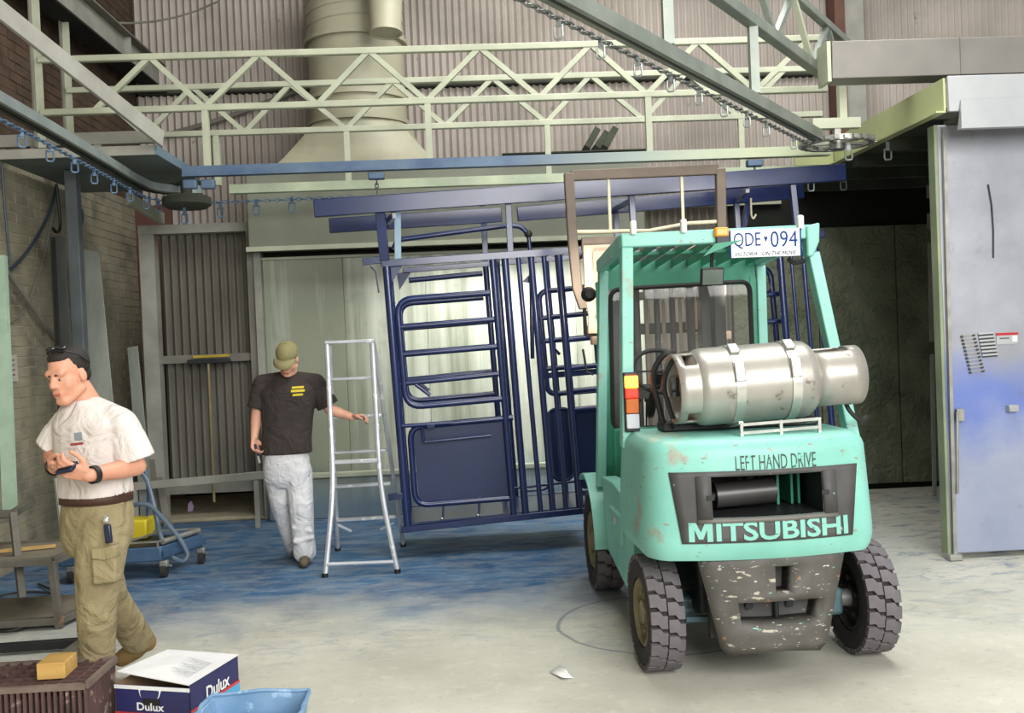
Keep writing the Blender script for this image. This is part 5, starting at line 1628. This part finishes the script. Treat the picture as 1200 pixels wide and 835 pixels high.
hh = fillet([W0(wx * .40, -.002, zt - .060), W0(wx * .62, -.002, zt - .060), W0(wx * .62, -.002, zt - .105), W0(wx * .40, -.002, zt - .105)], .02, 4, True)
panel('hand_hole', hh, BLK, front, NE); 
fl = fillet([W0(wx * .36, -.003, zt - .016), W0(wx * .68, -.003, zt - .016), W0(wx * .64, -.006, zt - .062), W0(wx * .40, -.006, zt - .062)], .01, 3, True)
panel('torn_flap', fl, BXW, front, NE * .5)
panel('torn_flap_face', [q + NE * .8 - V((0, 0, .002)) for q in fillet([W0(wx * .39, -.003, zt - .026), W0(wx * .65, -.003, zt - .026), W0(wx * .63, -.006, zt - .060), W0(wx * .41, -.006, zt - .060)], .01, 3, True)], BXB, front, NE * .5)
tw = wx * .40
text_mesh('Dulux', tw * .9, .034, lambda x, y, d: W0(wx * .70 - x, -.004 - d, .183 + y), .001, bold=.02).build('brand_lettering', BXW, front)
text_mesh('Dulux', wy * .48, .058, lambda x, y, d: W0(-.004 - d, wy * .30 + x, .196 + y), .001, bold=.02).build('brand_lettering', BXW, side)
INK = mat('print_grey', 'b4b5ba', 'a6a8ae', rough=.7)
for i in range(9):
    v = wy * (.18 + i * .055); u0 = wx * .12
    MB().prism([W0(u0, v, zt + .012 + .004 * u0), W0(u0 + wx * (.15 + .08 * (i % 3)), v, zt + .012 + .02), W0(u0 + wx * (.15 + .08 * (i % 3)), v + .006, zt + .012 + .02), W0(u0, v + .006, zt + .012)], (0, 0, .001)).build('small_print', INK, lid)

# ---- steel-framed crate with a wood block
CRT = mat('crate_brown', '5b4240', '46322f', rough=.8, scale=9, chips=(('8d7a70', 14, .62, .05),))
CRTF = mat('crate_edge', '7a6a60', '5e504a', rough=.7, scale=9)
zc = .36
kn_ = atz(100, 800, zc); kf = atz(132, 770, zc); kl = atz(-10, 806, zc)
vx_ = (kn_ - kl); cl = vx_.length; vx_.normalize(); vy_ = (kf - kn_); vy_ = (vy_ - vx_ * vy_.dot(vx_)); cw_ = vy_.length; vy_.normalize()
ct = root('plastic_crate', kn_ - vx_ * .25 + vy_ * .2 - V((0, 0, zc)), 'worn reddish-brown grid-topped crate at the bottom left corner', 'crate')
C0 = lambda u, v, z: kn_ - vx_ * u + vy_ * v + V((0, 0, z - zc))
cl = .52; cw_ = max(cw_, .34)
MB().prism([C0(.01, .01, 0), C0(cl - .01, .01, 0), C0(cl - .01, cw_ - .01, 0), C0(.01, cw_ - .01, 0)], (0, 0, zc - .06)).build('inner', BLK, ct)
for (a, b) in (((0, 0), (cl, 0)), ((cl, 0), (cl, cw_)), ((cl, cw_), (0, cw_)), ((0, cw_), (0, 0))):
    MB().bar(C0(*a, zc - .012), C0(*b, zc - .012), .022, .024).build('top_rim', CRTF, ct)
    MB().bar(C0(*a, .015), C0(*b, .015), .022, .03).build('bottom_rim', CRT, ct)
for i in range(1, 9): MB().bar(C0(cl * i / 9, 0, zc - .012), C0(cl * i / 9, cw_, zc - .012), .010, .022).build('grid_bar', CRT, ct)
for i in range(1, 6): MB().bar(C0(0, cw_ * i / 6, zc - .013), C0(cl, cw_ * i / 6, zc - .013), .010, .022).build('grid_bar', CRT, ct)
for i in range(22): MB().bar(C0(cl * i / 21, 0, .02), C0(cl * i / 21, 0, zc - .02), .012, .012).build('slat', CRT, ct)
for i in range(1, 12): MB().bar(C0(0, cw_ * i / 12, .02), C0(0, cw_ * i / 12, zc - .02), .012, .012).build('slat', CRT, ct)
MB().bar(C0(0, cw_ * .5, .16), C0(0, cw_ * .62, .20), .02, .02).build('catch', CRTF, ct)
WOOD = mat('pine_offcut', 'cda763', 'b98f4d', rough=.7, scale=3, stretch=(1, 8, 8), chips=(('a06a3c', 7, .66, .06),))
zw = zc + .001
wa = atz(43, 797, zw); wb_ = atz(72, 795, zw); wc = atz(82, 778, zw)
vb = (wb_ - wa); L1_ = vb.length; vb.normalize(); vd = (wc - wb_); vd = (vd - vb * vd.dot(vb)).normalized()
tag(MB().prism([wa, wa + vb * .115, wa + vb * .115 + vd * .15, wa + vd * .15], (0, 0, .068)).build('wood_block', WOOD, bevel=.004), 'short pale pine block lying on the crate lid', 'wood block')

# ---- blue plastic-lined tub
PLB = mat('blue_plastic_sheet', '7f9fbf', '5f86ad', rough=.4, scale=7, chips=(('9dbcd6', 10, .6, .06),))
bc = at(296, 830, 3.62); bc.z = 0
tbn = root('plastic_tub', bc, 'blue plastic-lined tub cut off by the bottom edge', 'tub')
rings = []
for z, k in ((0, .80), (.2, .9), (.37, 1.0), (.390, 1.03), (.385, .97), (.2, .86), (.03, .78)):
    ring = []
    for i in range(40):
        a = 2 * math.pi * i / 40; ca, sa = math.cos(a), math.sin(a)
        r_ = 1 / max(abs(ca), abs(sa)) ** .93
        wob = 1 + .012 * math.sin(7 * a + z * 30) + .008 * math.sin(13 * a)
        ring.append(bc + V((ca * r_ * .185 * k * wob, sa * r_ * .15 * k * wob, z + (.004 * math.sin(5 * a) if .3 < z else 0))))
    rings.append(ring)
MB().loft(rings).build('liner', PLB, tbn, angle=25)
mb = MB(); mb.tube([q + V((0, 0, .006)) for q in rings[3]], .008, 6, closed=True); mb.build('rim', PLB, tbn)

# ---- paper scrap
p = [atz(644, 788), atz(656, 782.5), atz(662, 782), atz(666, 792), atz(673, 795), atz(660, 797.5)]
cen = sum(p, V()) / 6; cen.z = .012
mb = MB(); mb.add([q + V((0, 0, .004 + .012 * (i % 2))) for i, q in enumerate(p)] + [cen], [(i, (i + 1) % 6, 6) for i in range(6)])
tag(mb.build('paper_scrap', WHITE, solid=.002), 'crumpled scrap of white paper on the floor left of the forklift', 'paper')
p = at(223, 597, 10.4); p.z = .09
tag(MB().prism([p + V((-.03, 0, -.05)), p + V((.02, 0, -.05)), p + V((.035, 0, .0)), p + V((.01, 0, .06)), p + V((-.02, 0, .03))], (0, .03, 0)).build('plastic_wrapper', mat('lilac_plastic', 'cdb4dc', 'b49ac8', rough=.4)),
    'small lilac wrapper under the grey corrugated door panel', 'wrapper')

# ---- paint trolley with hose
TRB = mat('trolley_blue', '4a6684', '38526f', rough=.5, scale=5, metal=.2)
w1, w2 = atz(193, 676), atz(231, 662)
tv = root('paint_trolley', atz(190, 664), 'low blue-dusted spray equipment trolley on castors behind the khaki trousers', 'trolley')
fx = (w2 - w1).normalized(); fyv = V((-fx.y, fx.x, 0)); ln = (w2 - w1).length + .12
LA = w1 + V((0, 0, .13)) - fx * .03
T0 = lambda u, v, z: LA + fx * u - V((1, .06, 0)).normalized() * v + V((0, 0, z))
# deck: from the right-hand end going left
dk = [T0(0, 0, 0), T0(ln, 0, 0), T0(ln, .75, 0), T0(0, .75, 0)]
MB().prism(dk, (0, 0, .11)).build('deck_tray', TRB, tv, bevel=.01)
MB().prism([T0(.02, .02, .112), T0(ln - .02, .02, .112), T0(ln - .02, .73, .112), T0(.02, .73, .112)], (0, 0, .003)).build('deck_mat', DKST, tv)
for v in (0.02, .30): MB().bar(T0(0, v, .15), T0(ln, v, .15), .012, .012).build('guard_rail', STEEL, tv)
for u in (0, ln): 
    MB().bar(T0(u, .02, .15), T0(u, .70, .15), .012, .012).build('guard_rail', STEEL, tv)
    for v in (.02, .36, .70): MB().bar(T0(u, v, .10), T0(u, v, .15), .012, .012).build('rail_post', STEEL, tv)
MB().cyl(T0(.04, .01, .14), T0(ln - .04, .01, .14), .022, n=12).build('roller', STEEL, tv)
MB().bar(T0(0, -.012, .05), T0(ln, -.012, .05), .02, .05).build('bumper', TRB, tv)
for u, v in ((.03, .0), (ln - .03, .0), (.03, .68), (ln - .03, .68)):
    q = T0(u, v, 0); q2 = V((q.x, q.y, .05))
    c_ = MB().box(V((q.x, q.y, .105)), (.06, .05, .05)).build('castor', STEEL, tv, bevel=.006)
    MB().cyl(q2 + V((-.02, 0, 0)), q2 + V((.02, 0, 0)), .05, n=20).build('castor_wheel', RUBD, c_)
    MB().bar(V((q.x, q.y, .10)), V((q.x + .06, q.y - .02, .09)), .02, .012).build('brake_lever', STEEL, c_)
yc = at(160, 632, 7.95)
yb_ = root('pump_case', V((yc.x, yc.y, LA.z + .115)), 'bright yellow pump case standing on the blue trolley', 'case')
MB().box(V((yc.x - .05, yc.y, LA.z + .195)), (.34, .22, .15)).build('shell', mat('yellow_case', 'd9c528', 'c2ae1f', rough=.5, scale=5), yb_, bevel=.015)
MB().box(V((yc.x - .16, yc.y - .02, LA.z + .285)), (.12, .12, .025)).build('top_plate', DKST, yb_, bevel=.005)
pg = at(150, 600, 7.95)
pu = root('spray_pump', V((pg.x, pg.y, LA.z + .30)), 'upright grey spray pump body above the yellow case, half hidden by the man', 'pump')
MB().lathe([(0, 0), (.075, 0), (.075, .03), (.045, .06), (.04, .25), (.05, .27), (.05, .33), (0, .34)], V((pg.x - .03, pg.y, LA.z + .30)), (0, 0, 1), 20).build('pump_body', STEEL, pu)
MB().box(V((pg.x + .02, pg.y - .03, LA.z + .52)), (.10, .03, .04)).build('orange_handle', mat('orange_grip', 'c8743c', 'b06432', rough=.6), pu, bevel=.01)
HOSE = mat('hose_grey_blue', '5f6f80', '4b5a6c', rough=.45, scale=6)
hp = [at(x, y, Y) for x, y, Y in ((146, 596, 7.85), (160, 590, 7.8), (176, 591, 7.8), (195, 612, 7.75), (212, 632, 7.7), (221, 650, 7.68), (216, 658, 7.66), (204, 655, 7.66), (192, 640, 7.7), (185, 615, 7.8), (180, 590, 7.9), (172, 560, 8.0), (160, 548, 8.0))]
tag(MB().tube(fillet(hp, .18, 6), .018, 8).build('spray_hose', HOSE), 'grey-blue rubber hose looping over the blue trolley', 'hose')
hp = [at(x, y, Y) for x, y, Y in ((150, 560, 8.05), (158, 545, 8.0), (170, 548, 8.0), (174, 575, 8.0), (172, 612, 8.02))]
tag(MB().tube(fillet(hp, .12, 5), .011, 8).build('air_line', mat('air_line_blue', '46608a', '38507a', rough=.4)), 'thin blue air line bending down behind the man in white', 'hose')

# ---- leaning boards and sheets on the left
SH = mat('leaning_sheet', '8d9289', '767b74', rough=.45, scale=2, stretch=(3, 3, .5), metal=.2)
DSH = mat('dark_sheet', '3a3d3b', '2c2e2d', rough=.6, scale=3)
def leaning(name, pts, Yt, Yb, th, m, label, cat='board'):
    (tl, tr, br, bl) = pts
    P_ = [at(*tl, Yt), at(*tr, Yt), at(*br, Yb), at(*bl, Yb)]
    for q in P_[2:]: q.z = 0.0
    return tag(MB().prism(P_, (0, th, 0)).build(name, m, bevel=.003), label, cat)
leaning('sheet_metal', ((94, 291), (116, 295), (150, 655), (112, 655)), 9.0, 8.45, .012, SH, 'tall pale grey metal sheet leaning behind the man in white', 'sheet')
leaning('sheet_metal', ((58, 277), (75, 277), (100, 668), (76, 672)), 8.46, 8.30, .012, DSH, 'dark narrow sheet leaning against the brick wall', 'sheet')
leaning('timber_board', ((60, 278), (63, 278), (82, 668), (78, 669)), 8.40, 8.22, .03, BLACKISH, 'thin black strip in front of the dark leaning sheet', 'board')
t = leaning('timber_board', ((149, 407), (161, 405), (182, 620), (166, 623)), 9.8, 9.62, .02, SH, 'round-topped grey board leaning left of the corrugated door panel')
leaning('timber_board', ((163, 350), (170, 350), (186, 614), (177, 615)), 10.18, 9.9, .03, DUSTY, 'narrow dusty board behind the round-topped board')
leaning('timber_board', ((182, 560), (189, 559), (202, 610), (192, 612)), 9.93, 9.78, .03, DUSTY, 'short dusty board end at the foot of the door frame')
tag(MB().bar(at(152, 570, 9.45), at(312, 556, 9.5), .04, .075).build('low_rail', GREYP, bevel=.004), 'long low grey rail across the foot of the corrugated door panel', 'rail')
MBr = MB().bar(at(300, 562, 9.5), V((at(300, 562, 9.5).x, 9.5, 0)), .04, .04)
tag(MBr.build('rail_leg', GREYP), 'short grey leg under the right end of the low rail', 'leg')
q = at(158, 572, 9.45); tag(MB().bar(q, V((q.x, q.y, 0)), .04, .04).build('rail_leg', GREYP), 'short grey leg under the left end of the low rail', 'leg')
# broom
br = root('broom', V((at(251, 588, 9.85).x, 9.85, .1)), 'broom standing head up against the corrugated door panel', 'broom')
a, b = at(244, 424, 9.97), at(251, 588, 9.82)
MB().cyl(a, b, .013, n=10).build('handle', mat('broom_wood', '8a7a58', '746647', rough=.7), br)
MB().bar(at(220, 424, 9.97), at(270, 422, 9.97), .05, .045).build('head', DKST, br, bevel=.006)
MB().bar(at(227, 418, 9.97), at(269, 416, 9.97), .04, .025).build('bristles', mat('yellow_bristle', 'b8a030', 'a08a28', rough=.8), br)

# ---- step stand at the left edge
SS = mat('stand_steel', '6d6962', '565249', rough=.55, scale=6, metal=.25, chips=(('8a6a50', 8, .64, .06),))
sd = root('step_stand', atz(30, 740), 'rusty angle-iron step stand at the left edge', 'step stand')
SB = lambda n, a, b, w_=.045, h=.045, m=SS: MB().bar(a, b, w_, h).build(n, m, sd, bevel=.003)
lg = atz(70, 736); tp = at(61, 657, lg.y)
SB('leg', lg, tp)
l2 = V((lg.x - 1.05, lg.y - .05, 0)); SB('leg', l2, l2 + V((0, 0, tp.z)))
bk1 = V((lg.x + .30, lg.y + .62, 0))
SB('leg', lg + V((.10, .62, 0)), lg + V((.10, .62, tp.z)))
SB('tray_edge', tp + V((-1.05, -.05, 0)), tp); SB('tray_edge', tp, tp + V((.10, .62, 0))); SB('tray_edge', tp + V((.10, .62, 0)), tp + V((-1.0, .60, 0)))
PLY = mat('stand_board', '7b7362', '666052', rough=.8, scale=5)
MB().prism([tp + V((-1.05, -.02, .0)), tp + V((-.03, .02, .0)), tp + V((.07, .60, .0)), tp + V((-1.0, .58, .0))], (0, 0, .012)).build('tread_board', PLY, sd)
u0 = at(17, 700, lg.y + .25); ut = at(14, 600, lg.y + .30)
SB('upper_post', at(26, 700, lg.y + .12), at(15, 600, lg.y + .22)); SB('upper_edge', at(16, 601, lg.y + .22), at(16, 601, lg.y + .22) + V((-.6, -.05, 0)))
SB('upper_edge', at(16, 601, lg.y + .22), at(16, 601, lg.y + .22) + V((-.1, .5, 0)))
SB('upper_edge', at(16, 608, lg.y + .22), at(16, 601, lg.y + .22) + V((-.6, -.1, -.06)), .03, .03)
q = lg + V((0, 0, .05)); SB('base_edge', q, q + V((-1.05, -.05, 0))); SB('base_edge', q, q + V((.16, .62, 0)))
MB().prism([q + V((-1.05, -.02, .0)), q + V((-.02, .02, .0)), q + V((.13, .60, .0)), q + V((-1.0, .58, .0))], (0, 0, .02)).build('tread_board', PLY, sd)
SB('front_runner', atz(98, 752, .04), atz(-40, 762, .04), .05, .05, DKST); SB('front_runner', atz(60, 789, .04), atz(-40, 790, .04), .05, .05)
SB('side_runner', atz(100, 752, .04), atz(34, 800, .04), .05, .06)
GL = mat('glove_fur', 'c9b994', 'b5a47e', rough=.9)
cbl = [atz(x, y, .02) for x, y in ((-20, 738), (10, 740), (32, 734), (48, 728))]
tag(MB().tube(fillet(cbl, .2, 5), .009, 6).build('floor_cable', BLK), 'black cable lying on the floor under the step stand', 'cable')
cbl = [atz(x, y, .02) for x, y in ((-20, 702), (15, 694), (45, 693), (72, 696), (77, 703), (60, 690), (45, 684))]
tag(MB().tube(fillet(cbl, .2, 5), .010, 6).build('floor_cable', SLOT), 'grey cable loop on the floor behind the step stand', 'cable')
tag(MB().bar(V(tp) + V((-.9, .12, .03)), V(tp) + V((-.12, .35, .03)), .02, .02).build('wooden_stick', mat('stick_wood', 'c8a468', 'b08c50', rough=.6)), 'thin pale wooden stick lying on the step stand tray', 'stick')

# ---- things on the left wall
p = at(8, 430, 7.9)
pal = MB().bar(at(0, 300, 7.7), at(12, 600, 7.4), .09, .05); tag(pal.build('pale_post', mat('pale_green_post', 'a9c0ac', '93ab97', rough=.5)), 'pale green upright post at the very left edge', 'post')
sg_ = V((WX + .01, atx(11, 433, WX).y, atx(11, 433, WX).z))
t = root('wall_notice', sg_, 'small pale paper notice on the brick wall', 'notice')
MB().bb(WX + .004, WX + .012, sg_.y - .14, sg_.y + .12, sg_.z - .10, sg_.z + .12).build('sheet', mat('notice_paper', 'b5b3a6', 'a5a396', rough=.7), t)
for k in range(4): MB().bb(WX + .012, WX + .014, sg_.y - .09, sg_.y + .07, sg_.z + .07 - k * .04, sg_.z + .085 - k * .04).build('notice_line', mat('notice_ink_%d' % k, '8a6f68', '7d645e', rough=.7), t)
def wallcable(pts, r, m, label, nm='hanging_cable', X=WX + .05):
    P_ = [atx(x, y, X) for x, y in pts]
    return tag(MB().tube(fillet(P_, .25, 6), r, 6).build(nm, m), label, 'cable')
CB = mat('cable_dark_blue', '36424f', '2a3440', rough=.5)
wallcable([(2, 190), (6, 250), (12, 310)], .010, CB, 'dark cable hanging straight down the brick wall at the left edge')
wallcable([(66, 218), (58, 250), (40, 285), (15, 315), (-15, 328)], .014, CB, 'thick dark cable sagging across the brick wall to the left edge')
wallcable([(66, 230), (50, 310), (28, 370), (-5, 385)], .008, DUSTY, 'thin grey cable drooping behind the thick dark cable')
q = atx(67, 222, -3.6)
tag(MB().tube(fillet([atx(66, 215, -3.6), atx(71, 262, -3.6), atx(70, 271, -3.6), atx(65, 272, -3.6), atx(62, 267, -3.6)], .05, 5), .014, 8).build('rod_hook', DKST), 'long dark rod with a hooked end hanging by the brick wall', 'hook')
tag(MB().bar(atx(-5, 300, -3.66), atx(64, 398, -3.66), .03, .035).build('wall_pipe', DUSTY), 'thin brownish pipe running diagonally down the brick wall', 'pipe')
tag(MB().tube(fillet([at(66, 560, 7.9), at(76, 648, 7.8), at(90, 650, 7.8)], .05), .022, 8).build('drain_pipe', GREYP), 'grey bent pipe beside the left leg of the man in white', 'pipe')
wallcable([(91, 236), (98, 250), (96, 264), (91, 270)], .009, CB, 'short loop of dark cable beside the slim column', X=-3.3)
a, b = at(93, 22, 9.9), at(255, 2, 11.3)
mid = (a + b) / 2 - V((0, 0, .25))
tag(MB().tube([a.lerp(mid, t_ / 6).lerp(mid.lerp(b, t_ / 6), t_ / 6) for t_ in range(7)], .012, 6).build('span_wire', DUSTY), 'thin wire sagging from the brick wall to the upper back wall', 'wire')
a, b = at(195, 158, 11.52), at(370, 98, 11.52)
tag(MB().tube(fillet([a, at(260, 140, 11.52), b], .5), .03, 8).build('conduit', DUSTY), 'grey conduit bending across the back wall left of the duct', 'conduit')
